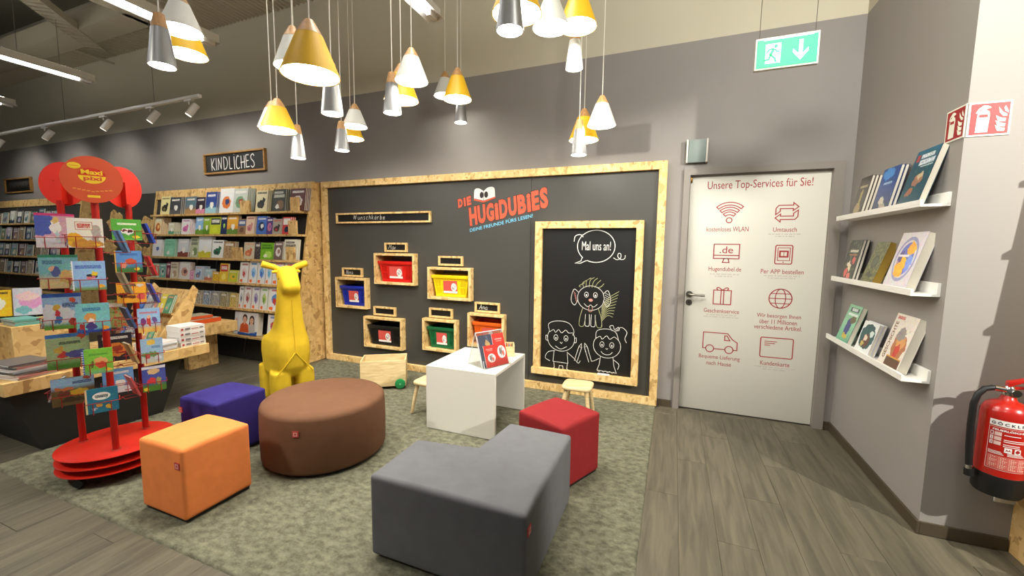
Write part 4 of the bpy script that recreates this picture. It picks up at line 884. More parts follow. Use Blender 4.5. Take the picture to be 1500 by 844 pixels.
cushion('cube_seat', SQ(.182, .176), .385, fabric('fabric_blue', (52, 42, 116)), (1.125, -2.04, cz_), 0, 'dark blue upholstered cube seat behind the orange one', ((-.165, -.1775, .30), 0))
cushion('cube_seat', SQ(.182, .182), .385, fabric('fabric_red', (140, 36, 38)), (3.345, -1.445, cz_), R(-25), 'red upholstered cube seat turned askew behind the grey corner seat', None)
Lp = [(-.37, -.37), (.37, -.37), (.37, .37), (.0, .37), (.0, .0), (-.37, .0)]
cushion('corner_seat', Lp, .388, fabric('fabric_grey', (106, 106, 109)), (3.124, -2.108, cz_), 0, 'large dark grey L-shaped corner seat in the foreground', ((.372, -.335, .31), R(90)))
def round_seat():
    t = empty('round_seat', (1.785, -1.795, cz_), 0, 'big round brown upholstered pouf in front of the yellow giraffe', 'seat', 'upholstered seats on the carpet'); rr = .39
    pr_ = [(0, .012), (rr-.02, .012), (rr-.005, .02), (rr, .035), (rr+.004, .2), (rr, .35), (rr-.006, .367), (rr-.022, .38), (rr-.06, .388), (rr*.5, .395), (0, .398)]
    MB().lathe(pr_, fabric('fabric_brown', (110, 76, 54)), 72).build('cover', t, smooth=True, angle=60)
    MB().lathe([(0, 0), (rr*.93, 0), (rr*.93, .012), (0, .012)], BLACK, 48).build('base', t)
    a = R(-68); fab_tag(t, ((rr+.006)*math.cos(a), (rr+.006)*math.sin(a), .285), a+R(90))
round_seat()

# ------------------------------------------------------------------ white table and what stands on it
t = empty('childrens_table', (2.2355, -1.244, cz_-.002), 0, 'white box-shaped table for children with leaflets on it', 'table'); W, D_, H = .582, .632, .495
MB().box(0, W, 0, D_, H-.022, H, WHITE).build('table_top', t, bevel=.0015, bseg=1)
MB().box(0, W, 0, .022, 0, H-.0225, WHITE).build('side_panel', t, bevel=.0015, bseg=1); MB().box(0, W, D_-.022, D_, 0, H-.0225, WHITE).build('side_panel', t, bevel=.0015, bseg=1)
MB().box(.004, .024, .0225, D_-.0225, 0, H-.0225, WHITE).build('back_panel', t, bevel=.0015, bseg=1)
TT = cz_-.002+.495
# acrylic leaflet holder: local -y is its front
t = empty('leaflet_holder', (2.650, -1.0, TT+.001), R(62), 'clear acrylic A-shaped leaflet holder on the white table', 'holder')
wv = .26
def plate(b, y0, z0, y1, z1, th, x0=-wv/2, x1=wv/2, m=CLEAR):
    d = Vector((0, y1-y0, z1-z0)).normalized(); nrm = Vector((0, -d.z, d.y))*th
    P = [Vector((x, y, z))+o for o in (Vector(), nrm) for (y, z) in ((y0, z0), (y1, z1)) for x in (x0, x1)]
    b.add(P, [(0, 1, 3, 2), (4, 6, 7, 5), (0, 4, 5, 1), (2, 3, 7, 6), (0, 2, 6, 4), (1, 5, 7, 3)], m)
b = MB(); plate(b, -.09, .0, .0, .255, .003); b.build('front_pane', t); b = MB(); plate(b, .09, .0, .003, .255, .003); b.build('back_pane', t)
b = MB(); plate(b, -.124, .002, -.104, .06, .002); b.build('pocket_lip', t)
AE = mat('acrylic_edge', (214, 220, 222), .3); b = MB()
for x_ in (-wv/2, wv/2-.003): plate(b, -.0905, .0, -.0005, .2555, .0042, x_, x_+.003, AE); plate(b, .0905, .0, .0035, .2555, .0042, x_, x_+.003, AE); plate(b, -.1245, .002, -.1045, .06, .0026, x_, x_+.003, AE)
b.box(-wv/2, wv/2, -.004, .006, .2535, .2575, AE); b.build('pane_edge', t); MB().box(-wv/2, wv/2, -.124, .09, 0, .002, CLEAR).build('base_plate', t)
LR = cover('leaflet_red', (206, 58, 50), ('o', .58, .4, .34, .2, (232, 226, 220)), ('e', .5, .42, .12, .12, (120, 110, 108)), ('e', .7, .36, .1, .08, (190, 110, 96)), ('e', .6, .5, .1, .06, (150, 140, 136)), ('t', .2, .8, .8, .84, (236, 160, 150)), ('t', .3, .74, .75, .77, (232, 150, 140)))
LD = cover('leaflet_dark', (66, 70, 84), ('n', 5, .62, (92, 94, 110)), ('e', .62, .7, .16, .12, (170, 140, 96)), ('e', .5, .5, .1, .2, (90, 84, 80)))
def leaflet(x, w_, h, art, label, off, lean=R(-19.4)):
    o = book_mesh(w_, h, .005, art, PAPERW, PAPERW).build('leaflet', label=label, cat='leaflet', group='leaflets in the acrylic holder')
    T = Matrix.Translation((2.650, -1.0, TT+.001)) @ Matrix.Rotation(R(62), 4, 'Z') @ Matrix.Translation((x, off, .0045)) @ Matrix.Rotation(lean, 4, 'X')
    o.matrix_world = T
leaflet(-.06, .13, .245, LD, 'dark picture leaflet at the left in the acrylic holder', -.1015)
leaflet(.062, .115, .245, LR, 'tall red leaflet at the right in the acrylic holder', -.1075)
leaflet(-.045, .105, .165, LR, 'small red leaflet in front in the acrylic holder', -.1135)
# crayon box
t = empty('crayon_box', (2.70, -.715, TT+.001), R(25), 'small pale wooden box of crayons at the back of the white table', 'box'); s = .052
MB().box(-s, s, -s, s, 0, .006, PINE).build('bottom_board', t)
for n_, q in (('front_board', (-s, s, -s, -s+.006, .0062, .085)), ('back_board', (-s, s, s-.006, s, .0062, .1))): MB().box(*q, PINE).build(n_, t)
for sx in (-1, 1):
    x0 = sx*s; MB().prism([(-s+.0062, .0062), (s-.0062, .0062), (s-.0062, .1), (.0, .1), (-s+.0062, .085)], .006*-sx, PINE, lambda u, v, w_: (x0+w_, u, v)).build('side_board', t)
cols = [(200, 50, 40), (230, 150, 40), (60, 90, 160), (180, 90, 60), (220, 200, 190), (150, 60, 50), (230, 120, 90), (90, 130, 80)]
for k in range(8):
    x, y = -.03+.02*(k % 4), -.02+.035*(k//4)
    o = MB().tube([(0, 0, 0), (0, 0, .085), (0, 0, .097)], [.0045, .0045, .001], mat('crayon_%d' % k, cols[k], .5), 8).build('crayon', label='%s crayon standing in the small wooden box' % ['dark red', 'ochre yellow', 'blue', 'brown', 'pinkish white', 'wine red', 'coral', 'green'][k], cat='crayon', group='crayons in the wooden box')
    o.location = (2.70+math.cos(R(25))*x-math.sin(R(25))*y, -.715+math.sin(R(25))*x+math.cos(R(25))*y, TT+.0085); o.rotation_euler = (R((k % 3-1)*4), R((k*5 % 3-1)*4), 0)

# ------------------------------------------------------------------ wooden stools
def stool(x, y, rz, label):
    t = empty('childrens_stool', (x, y, .0165), rz, label, 'stool', 'small pine stools'); H = .275; a, c = .124, .122
    bm = bmesh.new(); n = 40
    def se(k, s): 
        th = 2*math.pi*k/n; cx, sy = math.cos(th), math.sin(th); e = .42
        return (s*a*math.copysign(abs(cx)**e, cx), s*c*math.copysign(abs(sy)**e, sy))
    rings = []
    for z, s in ((H-.028, .93), (H-.024, .985), (H-.014, 1), (H-.005, .995), (H, .96), (H-.003, .6), (H-.005, .2)): rings.append([bm.verts.new((*se(k, s), z)) for k in range(n)])
    for r0, r1 in zip(rings[:-1], rings[1:]):
        for k in range(n): bm.faces.new((r0[k], r0[(k+1) % n], r1[(k+1) % n], r1[k]))
    bm.faces.new(rings[0][::-1]); bm.faces.new(rings[-1]); me = bpy.data.meshes.new('seat'); bm.to_mesh(me); bm.free(); me.materials.append(PINE)
    me.polygons.foreach_set('use_smooth', [True]*len(me.polygons)); obj_of('seat', me, t)
    for sx in (-1, 1):
        for sy in (-1, 1): MB().tube([(sx*.118, sy*.116, 0), (sx*.1, sy*.098, H*.5), (sx*.082, sy*.08, H-.027)], [.0125, .0155, .0165], PINE, 12).build('leg', t, smooth=True)
stool(3.272, -.565, R(2), 'pale pine stool in front of the tall chalkboard')
stool(2.098, -.955, R(-4), 'pale pine stool half hidden at the left of the white table')

# ------------------------------------------------------------------ toy wagon
t = empty('toy_wagon', (1.30, -.575, .0165), R(33), 'pale wooden toy box on green wheels below the cubbies', 'toy wagon'); a, c, z0, z1, th = .215, .135, .025, .282, .014
MB().box(-a, a, -c, c, z0, z0+th, PINE).build('floor_board', t)
MB().box(-a, a, -c, -c+th, z0+th+.0003, z1, PINE).build('side_board', t, bevel=.002, bseg=1); MB().box(-a, a, c-th, c, z0+th+.0003, z1, PINE).build('side_board', t, bevel=.002, bseg=1)
MB().box(-a, -a+th, -c+th+.0003, c-th-.0003, z0+th+.0003, z1, PINE).build('end_board', t); MB().box(a-th, a, -c+th+.0003, c-th-.0003, z0+th+.0003, z1, PINE).build('end_board', t)
GW = mat('wheel_green', (36, 140, 78), .35)
for sx in (-1, 1):
    for sy in (-1, 1):
        T = Matrix.Translation((sx*.16, sy*(c+.004), .05)) @ Matrix.Rotation(R(90*sy), 4, 'X')
        wv_ = MB().lathe([(0, -.022), (.035, -.022), (.047, -.019), (.05, -.012), (.05, -.005), (.047, -.0005), (0, -.0005)], GW, 28, T=T).build('wheel', t, smooth=True)
        MB().lathe([(.009, -.0225), (.009, -.026), (0, -.027)], mat('wheel_hub', (120, 190, 140), .4), 12, T=T).build('hub_cap', wv_, smooth=True)

# ------------------------------------------------------------------ yellow giraffe seat
YF_ = fabric('felt_yellow', (224, 188, 44), .05)
def giraffe():
    t = empty('giraffe_seat', (.70, -1.205, .0165), R(-24), 'yellow felt giraffe-shaped seat standing between blue cube and brown pouf', 'giraffe')
    bm = bmesh.new()
    def loft(secs, n=28, e=.62, axis='z'):
        rg = []
        for (z, cx, a, bb) in secs:
            r_ = []
            for k in range(n):
                th = 2*math.pi*k/n; c_, s_ = math.cos(th), math.sin(th)
                r_.append(bm.verts.new((cx+a*math.copysign(abs(c_)**e, c_), bb*math.copysign(abs(s_)**e, s_), z)))
            rg.append(r_)
        for r0, r1 in zip(rg[:-1], rg[1:]):
            for k in range(n): bm.faces.new((r0[k], r0[(k+1) % n], r1[(k+1) % n], r1[k]))
        bm.faces.new(rg[0][::-1]); bm.faces.new(rg[-1])
    loft([(.24, 0, .20, .13), (.27, 0, .25, .155), (.34, 0, .285, .158), (.44, 0, .295, .164), (.52, .005, .285, .162), (.57, .03, .25, .155), (.61, .085, .185, .138), (.66, .12, .145, .120), (.74, .14, .118, .106), (.86, .153, .100, .094), (1.0, .162, .088, .084), (1.08, .166, .082, .078), (1.12, .166, .05, .05)])
    for sx in (-.175, .17):
        for sy in (-1, 1):
            bm2 = [(0, sx, .085, .068), (.02, sx, .092, .074), (.2, sx, .1, .08), (.3, sx, .095, .075)]
            base = len(bm.verts); loft(bm2, 20, .7)
            bm.verts.ensure_lookup_table()
            for v in bm.verts[base:]: v.co.y += sy*.097
    # head: loft along a forward-down axis
    ax = Vector((.62, 0, -.78)).normalized(); upv = Vector((.78, 0, .62)); o0 = Vector((.105, 0, 1.185)); rg = []; n = 24
    for s, a, bb in ((-.012, .035, .04), (.0, .06, .062), (.03, .078, .078), (.09, .085, .080), (.15, .084, .077), (.20, .080, .077), (.235, .070, .072), (.255, .045, .05), (.262, .02, .025)):
        r_ = []
        for k in range(n):
            th = 2*math.pi*k/n; c_, s_ = math.cos(th), math.sin(th); e = .75
            p = o0+ax*s+upv*(a*math.copysign(abs(c_)**e, c_))+Vector((0, 1, 0))*(bb*math.copysign(abs(s_)**e, s_)); r_.append(bm.verts.new(p))
        rg.append(r_)
    for r0, r1 in zip(rg[:-1], rg[1:]):
        for k in range(n): bm.faces.new((r0[k], r0[(k+1) % n], r1[(k+1) % n], r1[k]))
    bm.faces.new(rg[0][::-1]); bm.faces.new(rg[-1]); bmesh.ops.recalc_face_normals(bm, faces=bm.faces)
    me = bpy.data.meshes.new('g'); bm.to_mesh(me); bm.free()
    o = bpy.data.objects.new('g', me); COL.objects.link(o); m = o.modifiers.new('r', 'REMESH'); m.mode = 'VOXEL'; m.voxel_size = .011
    sm = o.modifiers.new('s', 'SMOOTH'); sm.iterations = 6; sm.factor = .5
    me2 = bpy.data.meshes.new_from_object(o.evaluated_get(bpy.context.evaluated_depsgraph_get())); bpy.data.objects.remove(o); bpy.data.meshes.remove(me)
    me2.name = 'body'; me2.materials.clear(); me2.materials.append(YF_); me2.polygons.foreach_set('use_smooth', [True]*len(me2.polygons)); obj_of('body', me2, t)
    for sy in (-1, 1):
        MB().tube([(.105, sy*.045, 1.185), (.10, sy*.09, 1.208), (.095, sy*.178, 1.236), (.0948, sy*.181, 1.2370)], [.022, .026, .028, .016], YF_, 14).build('horn', t, smooth=True)
        MB().tube([(.12, sy*.066, 1.165), (.125, sy*.09, 1.17), (.128, sy*.108, 1.166), (.129, sy*.114, 1.164)], [.010, .016, .012, .003], YF_, 10).build('ear', t, smooth=True)
        b = MB(); b.lathe([(0, -.006), (.008, -.004), (.010, 0), (.008, .004), (0, .006)], BLACK, 12, T=Matrix.Translation((.185, sy*.075, 1.11)) @ Matrix.Rotation(R(90), 4, 'X')); b.build('eye', t, smooth=True)
    # seams: raised welts on chest and neck
    b = MB(); b.tube([(.263+.0*0, 0, 1.0-.0) if False else (.258, 0, .93), (.262, 0, .80), (.27, 0, .70), (.287, 0, .58), (.296, 0, .475)], .0035, YF_, 6)
    b.tube([(.296, 0, .475), (.284, .08, .37), (.268, .145, .285)], .0055, YF_, 6); b.tube([(.296, 0, .475), (.284, -.08, .37), (.268, -.145, .285)], .0055, YF_, 6); b.build('seam', t, smooth=True)
giraffe()
# ------------------------------------------------------------------ bookcases along the back wall
def ys(z): return -.47+.1475*z       # slanted back of the bookcases
def bookcase(x0, x1, shelf_x0, label, shelves, mods):
    t = empty('osb_bookcase', (0, 0, 0), 0, label, 'bookcase')
    for xa in (x0, x1-.024):
        MB().prism([(-.004, .005), (ys(0)-.03, .005), (ys(2.168)-.0, 2.168), (-.004, 2.168)], .024, OSB, lambda u, v, w_: (xa+w_, u, v)).build('side_panel', t)
    MB().prism([(ys(0)+.02, .005), (ys(0)+.035, .005), (ys(2.04)+.035, 2.04), (ys(2.04)+.02, 2.04)], x1-x0-.05, SHELF_BACK, lambda u, v, w_: (x0+.025+w_, u, v)).build('back_panel', t)
    MB().prism([(ys(2.045)+.0, 2.045), (ys(2.045)+.02, 2.045), (ys(2.166)+.02, 2.166), (ys(2.166), 2.166)], x1-x0-.05, OSB, lambda u, v, w_: (x0+.025+w_, u, v)).build('top_rail', t)
    for z in shelves:
        yb = ys(z)+.018; yf = ys(z)-.145
        MB().box(shelf_x0, x1+.004, yf, yb if z < 2 else yb, z-.024, z, OSB).build('shelf', t)
    for xm in mods:
        MB().prism([(ys(.02)+.006, .02), (ys(.02)+.0195, .02), (ys(2.03)+.0195, 2.03), (ys(2.03)+.006, 2.03)], .022, METAL, lambda u, v, w_: (xm+w_, u, v)).build('slotted_standard', t)
    return t
SH = (1.81, 1.54, 1.24, .95, .645, .325)
bookcase(-3.06, -.05, -2.86, 'wide OSB bookcase full of children\'s books between dark panel and cubby panel', SH, (-2.62, -2.02, -1.62, -.95, -.5))
for k, z in enumerate(SH[:5]):       # OSB end blocks at the right end of the shelves
    MB().box(-.185, -.06, ys(z)-.142, ys(z)-.12, z+.0006, z+.155, OSB).build('osb_bookend', label='square OSB bookend at the right end of the %s shelf of the wide bookcase' % ('top', 'second', 'third', 'fourth', 'fifth')[k], cat='bookend', group='OSB bookends')
for x, k in ((-1.03, 0), (-1.10, 2)): MB().box(x, x+.17, ys(SH[k])-.142, ys(SH[k])-.122, SH[k]+.0006, SH[k]+.14, OSB).build('osb_bookend', label='OSB bookend in the middle of the %s shelf of the wide bookcase' % ('top', '', 'third')[k], cat='bookend', group='OSB bookends')
ROWS = {
0: [(-2.686, .205, .250), (-2.481, .237, .234), (-2.152, .226, .232), (-1.926, .178, .216), (-1.734, .213, .278), (-1.462, .256, .309), (-1.212, .259, .299), (-.802, .199, .259), (-.518, .213, .263), (-.229, .235, .259)],
1: [(-2.780, .155, .231), (-2.465, .125, .162), (-2.187, .178, .204), (-1.897, .151, .226), (-1.746, .135, .224), (-1.611, .210, .221), (-1.401, .116, .236), (-1.285, .200, .240), (-1.084, .147, .188), (-.937, .144, .219), (-.751, .169, .216), (-.582, .103, .197), (-.480, .151, .179), (-.318, .130, .200)],
2: [(-2.778, .207, .229), (-2.517, .238, .239), (-2.220, .217, .240), (-1.962, .160, .259), (-1.796, .250, .277), (-1.526, .215, .225), (-1.305, .200, .209), (-.937, .186, .203), (-.744, .094, .204), (-.645, .217, .197), (-.417, .133, .214), (-.261, .200, .239)],
3: [(-2.762, .135, .190), (-2.575, .137, .194), (-2.424, .088, .216), (-2.334, .150, .219), (-2.144, .220, .225), (-1.916, .070, .121), (-1.819, .137, .178), (-1.628, .146, .148), (-1.468, .124, .118), (-1.338, .153, .226), (-1.172, .162, .145), (-.974, .145, .252), (-.804, .130, .264), (-.663, .127, .267), (-.524, .102, .278), (-.411, .166, .281), (-.222, .150, .271)],
4: [(-1.790, .120, .170), (-1.613, .120, .172), (-1.440, .115, .175), (-1.284, .120, .175), (-1.107, .116, .167), (-.946, .073, .262), (-.861, .120, .272), (-.717, .117, .272), (-.577, .115, .270), (-.440, .190, .270)],
5: [(-.986, .400, .270), (-.419, .180, .270)]}
def art2(name, bg, kind, c1, c2, c3=(230, 226, 216)):
    S = {'oval': [('e', .5, .42, .3, .26, c1), ('e', .55, .45, .14, .13, c2), ('t', .12, .8, .88, .9, c3)],
         'land': [('g', .5, .15, c1), ('e', .5, .1, .7, .2, c2), ('e', .55, .38, .16, .14, c3), ('t', .15, .78, .85, .88, c3)],
         'beast': [('e', .45, .35, .3, .2, c1), ('e', .68, .55, .13, .12, c1), ('e', .4, .3, .12, .1, c2), ('t', .1, .84, .9, .93, c2)],
         'block': [('r', .08, .55, .92, .92, c1), ('t', .16, .66, .84, .84, c3), ('e', .5, .26, .26, .18, c2)],
         'blot': [('n', 6, .54, c1), ('n', 10, .62, c2), ('t', .15, .74, .85, .88, c3)],
         'title': [('t', .1, .62, .9, .76, c1), ('t', .1, .8, .8, .9, c1), ('e', .6, .28, .28, .2, c2), ('e', .4, .2, .14, .1, c3)],
         'work': [('r', 0, .0, .14, 1, c3), ('t', .22, .84, .9, .92, c1), ('e', .55, .5, .3, .22, c2), ('e', .5, .42, .14, .14, c1), ('e', .25, .1, .17, .07, (236, 110, 40))]}[kind]
    return cover(name, bg, *S)
W_, DK = (228, 226, 220), (40, 38, 38)
DESC = {  # per shelf: description, cover ground, motif, colours, side colour, copies behind
0: [('cream book with dark tortoise', (220, 210, 150), 'beast', DK, (120, 110, 60), 1), ('dark grey book with pale figure', (70, 72, 76), 'land', (60, 62, 66), (90, 88, 88), 3), ('dusty blue book with brown ground', (92, 118, 128), 'land', (150, 120, 80), (170, 130, 84), 2), ('purple-black book with pink blossoms', (52, 40, 52), 'land', (60, 44, 60), (206, 130, 160), 1), ('night blue book', (44, 66, 136), 'land', (60, 110, 150), (150, 190, 200), 2), ('white book with orange and blue swirl', (226, 226, 226), 'oval', (220, 120, 40), (40, 60, 120), 1), ('pale grey book with red-trunked tree', (190, 196, 186), 'oval', (110, 150, 110), (160, 50, 50), 4), ('beige book with black witch', (220, 210, 168), 'beast', (30, 28, 26), (60, 50, 40), 2), ('dark forest book with small print', (62, 66, 52), 'title', (206, 206, 190), (130, 100, 70), 2), ('maroon book with white bubble', (92, 50, 46), 'oval', (222, 218, 214), (180, 170, 176), 3)],
1: [('cream book with orange lion', (224, 206, 160), 'oval', (190, 90, 40), (230, 190, 120), 5), ('thick beige book with green foot', (206, 200, 180), 'land', (190, 196, 170), (90, 150, 120), 5), ('white book with pink giraffe', (226, 224, 222), 'beast', (210, 120, 170), (180, 90, 150), 3), ('sky blue book', (140, 180, 220), 'land', (160, 200, 230), (110, 150, 60), 1), ('meadow green book', (140, 170, 60), 'land', (110, 150, 40), (90, 130, 40), 1), ('lime book with dark middle', (190, 200, 50), 'block', (40, 50, 60), (200, 210, 60), 1), ('narrow navy book with green dot', (36, 50, 90), 'oval', (36, 50, 90), (170, 210, 80), 1), ('orange landscape book', (230, 170, 60), 'land', (210, 120, 40), (100, 130, 60), 1), ('small brown and blue book', (150, 120, 90), 'block', (60, 90, 150), (110, 80, 60), 1), ('beige book with pink figure', (220, 196, 170), 'beast', (200, 130, 130), (160, 90, 90), 2), ('blue book with penguin', (70, 110, 190), 'oval', (40, 50, 80), (236, 236, 230), 1), ('violet book', (80, 60, 120), 'oval', (200, 120, 150), (150, 90, 150), 1), ('taupe book with dark animal', (170, 160, 146), 'beast', (60, 50, 50), (190, 60, 60), 2), ('red, white and navy banded book', (200, 60, 54), 'block', (222, 220, 214), (30, 40, 70), 2)],
2: [('white book with blue drop', (222, 222, 222), 'oval', (222, 222, 222), (96, 116, 190), 2), ('mint green book', (136, 196, 166), 'title', (110, 170, 140), (150, 210, 180), 2), ('pale grey book with brown ball', (206, 208, 210), 'land', (190, 196, 200), (130, 70, 60), 3), ('beige-green narrow book', (186, 190, 160), 'title', (90, 96, 80), (120, 140, 90), 1), ('white book with yellow meadow', (224, 226, 226), 'land', (216, 216, 200), (200, 190, 60), 1), ('white book with green crocodile', (228, 228, 224), 'beast', (50, 110, 84), (60, 60, 60), 1), ('brown leopard book', (186, 156, 116), 'blot', (150, 110, 70), (110, 80, 60), 1), ('beige book with red fox', (200, 192, 166), 'beast', (200, 110, 70), (220, 150, 120), 2), ('black patterned book', (44, 42, 44), 'blot', (90, 80, 84), (170, 150, 140), 1), ('grass green book', (120, 176, 40), 'title', (50, 110, 30), (170, 210, 90), 1), ('brown book with white cat', (110, 90, 84), 'oval', (220, 216, 210), (160, 120, 110), 1), ('cream book with dark capitals', (214, 210, 190), 'title', (70, 60, 56), (150, 120, 110), 1)],
3: [('pale green little book', (190, 210, 186), 'title', (130, 160, 120), (220, 220, 190), 2), ('teal little book', (120, 170, 160), 'oval', (200, 210, 190), (60, 110, 110), 2), ('maroon narrow book', (110, 50, 70), 'oval', (180, 120, 130), (210, 170, 160), 1), ('cream book block', (216, 206, 184), 'title', (150, 130, 110), (190, 160, 130), 5), ('white and peach book', (222, 216, 214), 'oval', (214, 160, 140), (120, 90, 90), 3), ('little pink book', (220, 150, 190), 'oval', (236, 190, 210), (190, 90, 140), 1), ('blue-white book', (190, 204, 222), 'beast', (100, 120, 160), (210, 140, 120), 4), ('pale blue picture book', (170, 196, 206), 'land', (190, 160, 130), (200, 120, 90), 2), ('small yellow picture box', (220, 186, 40), 'blot', (200, 120, 60), (240, 210, 90), 0), ('tall yellow box with red roof print', (226, 190, 50), 'block', (196, 60, 70), (240, 220, 120), 0), ('yellow-green picture box', (190, 196, 60), 'oval', (230, 190, 60), (120, 160, 60), 1)] +
   [('white workbook with %s' % s, (228, 228, 226), 'work', c, d, 2) for s, c, d in (('red print', (190, 70, 60), (222, 200, 196)), ('sky blue print', (90, 150, 210), (150, 190, 230)), ('deep blue print', (60, 100, 190), (120, 170, 220)), ('cyan print', (80, 170, 210), (160, 200, 220)), ('pink print', (200, 90, 100), (226, 180, 170)), ('red lines', (200, 60, 60), (190, 200, 210)))],
4: [('mini book stack with cream fronts', (206, 196, 170), 'blot', (120, 110, 100), (170, 90, 70), 5), ('mini book stack with blue fronts', (170, 190, 206), 'blot', (90, 110, 140), (210, 150, 90), 5), ('mini book stack with grey fronts', (180, 180, 176), 'blot', (120, 120, 130), (200, 170, 60), 5), ('mini book stack with olive fronts', (170, 164, 130), 'blot', (110, 120, 80), (200, 120, 80), 5), ('mini book stack with yellow fronts', (210, 190, 110), 'blot', (180, 140, 60), (230, 210, 150), 4)] +
   [('white workbook with %s' % s, (228, 228, 226), 'work', c, d, 2) for s, c, d in (('grey spine', (90, 90, 100), (190, 190, 196)), ('maroon ball', (150, 50, 60), (200, 170, 160)), ('violet print', (110, 90, 150), (170, 160, 190)), ('green print', (110, 160, 60), (190, 200, 120)), ('red car', (200, 60, 50), (90, 140, 200)))],
5: [('large white box with two smiling children', W_, 'title', (226, 224, 220), (226, 224, 218), 0), ('white box with family picture', W_, 'work', (60, 100, 170), (200, 80, 70), 0)]}
SHN = ('top', 'second', 'third', 'fourth', 'fifth', 'lowest')
for r in range(6):
    z = SH[r]; used = []
    for k, ((x, bw, bh), (ds, bg, kd, c1, c2, n)) in enumerate(zip(ROWS[r], DESC[r])):
        a = art2('shelf_%d_%d' % (r, k), bg, kd, c1, c2); cv = plain('sh_%d_%d' % (r, k), tuple(int(.6*v+.4*u) for v, u in zip(bg, c1))); th = .013 if n > 1 else .02
        if r == 5: th = .07
        nb = 1+(min(n, 5)); yf = ys(z)-.118; lean = -.14
        # spread copies so that their edges step to the right, as in the photo
        nxt = ROWS[r][k+1][0] if k+1 < len(ROWS[r]) else x+bw+.03
        step = max(0, min(.012, (nxt-(x+bw)-.004)/max(1, nb-1)))
        me = None
        for q in range(nb):
            if me is None: o = book_mesh(bw, bh, th, a, cv).build('book'); me = o
            else: o = me.copy(); COL.objects.link(o)
            o.location = (x+bw/2+q*step, yf+q*(th+.0008), z+.0006+th*.14); o.rotation_euler = (lean, 0, 0)
            if r == 5 and k == 0: BOX0 = o
            if r == 5: o['label'] = ds+' on the lowest shelf of the wide bookcase'; o['category'] = 'box'; o.name = 'picture_box'
            elif q == 0: tag(o, ds+', front of the %s shelf of the wide bookcase' % SHN[r], 'book', 'books on the %s shelf of the wide bookcase' % SHN[r])
            else: tag(o, (('%s copy' % ('', 'first', 'second', 'third', 'fourth', 'fifth')[q]) if nb > 2 else 'copy')+' behind the '+ds+' on the %s shelf' % SHN[r], 'book', 'copies behind the %s, %s shelf' % (ds, SHN[r]))
            if r == 5: o.data.name = 'picture_box'
# two children printed on the big box
f = Flat(xz(-.0008)); SK = mat('print_skin', (224, 176, 146), .5); HR = mat('print_hair', (60, 40, 32), .5); OR = mat('print_orange', (216, 92, 46), .5); BL = mat('print_blue', (40, 90, 170), .5)
f.rect(-.199, .0, -.13, .27, mat('print_pale', (214, 216, 220), .5)); f.ell(-.165, .17, .02, .026, SK, 16); f.poly([(-.19, .03), (-.14, .03), (-.145, .14), (-.185, .14)], BL)
for hx, hz in ((-.02, .185), (.10, .175)):
    f.ell(hx, hz+.012, .042, .05, HR, 20)
f.poly([(.052, .1), (.148, .1), (.142, .19), (.06, .19)], HR)
f.build('printed_hair', BOX0); f = Flat(xz(-.0014))
f.poly([(-.10, .03), (.06, .03), (.045, .12), (.0, .145), (-.045, .145), (-.085, .12)], OR); f.poly([(.06, .03), (.165, .03), (.155, .12), (.12, .14), (.08, .14), (.05, .11)], mat('print_grey', (196, 190, 186), .5))
f.poly([(-.13, 0), (.199, 0), (.199, .05), (.06, .02), (-.13, .03)], BL); f.rect(.13, .22, .18, .25, mat('print_pale', (214, 216, 220), .5))
f.build('printed_shirts', BOX0); f = Flat(xz(-.002))
for hx, hz in ((-.02, .18), (.10, .17)):
    f.ell(hx, hz, .031, .04, SK, 20); f.rect(hx-.012, hz-.055, hx+.012, hz-.03, SK)
f.build('printed_faces', BOX0); f = Flat(xz(-.0025))
for hx, hz in ((-.02, .18), (.10, .17)):
    f.ell(hx-.011, hz+.006, .004, .004, HR, 8); f.ell(hx+.011, hz+.006, .004, .004, HR, 8); f.line(arc(hx, hz-.008, .014, .012, 200, 340, 8), .004, mat('print_lip', (190, 80, 76), .5))
f.build('printed_features', BOX0)

# dark panel with OSB cut-outs between the two bookcases
t = empty('wall_panel', (-4.98, 0, 0), 0, 'dark grey wall panel between the two bookcases behind the red book spinner', 'wall panel')
MB().box(0, .955, -.05, -.002, .02, 2.165, PANEL).build('board', t); MB().box(.959, 1.91, -.05, -.002, .02, 2.165, PANEL).build('board', t)
def blob(cx, cz, rx, rz, seed, n=34):
    rr = random.Random(seed); ph = [rr.uniform(0, 6.28) for _ in range(4)]
    return [(cx+rx*(1+.18*math.sin(3*a+ph[0])+.12*math.sin(7*a+ph[1])+.07*math.sin(13*a+ph[2]))*math.cos(a), cz+rz*(1+.16*math.sin(4*a+ph[3])+.1*math.sin(9*a+ph[1]))*math.sin(a)) for a in [2*math.pi*i/n for i in range(n)]]
for i, (cx, cz, rx, rz) in enumerate(((.66, 1.75, .2, .17), (1.45, 1.62, .26, .17), (1.02, 1.30, .22, .2), (1.5, 1.22, .2, .15), (.42, 1.35, .16, .13), (1.1, .80, .2, .11))):
    MB().prism(blob(cx-4.98, cz, rx, rz, 5+i), .02, OSB, lambda u, v, w_: (u, -.0515-w_, v)).build('osb_cutout', label='jagged OSB cut-out on the dark panel behind the spinner, %s' % ('upper left', 'upper right', 'centre', 'lower right', 'lower left', 'lowest')[i], cat='wall decoration', group='OSB cut-outs on the dark panel')

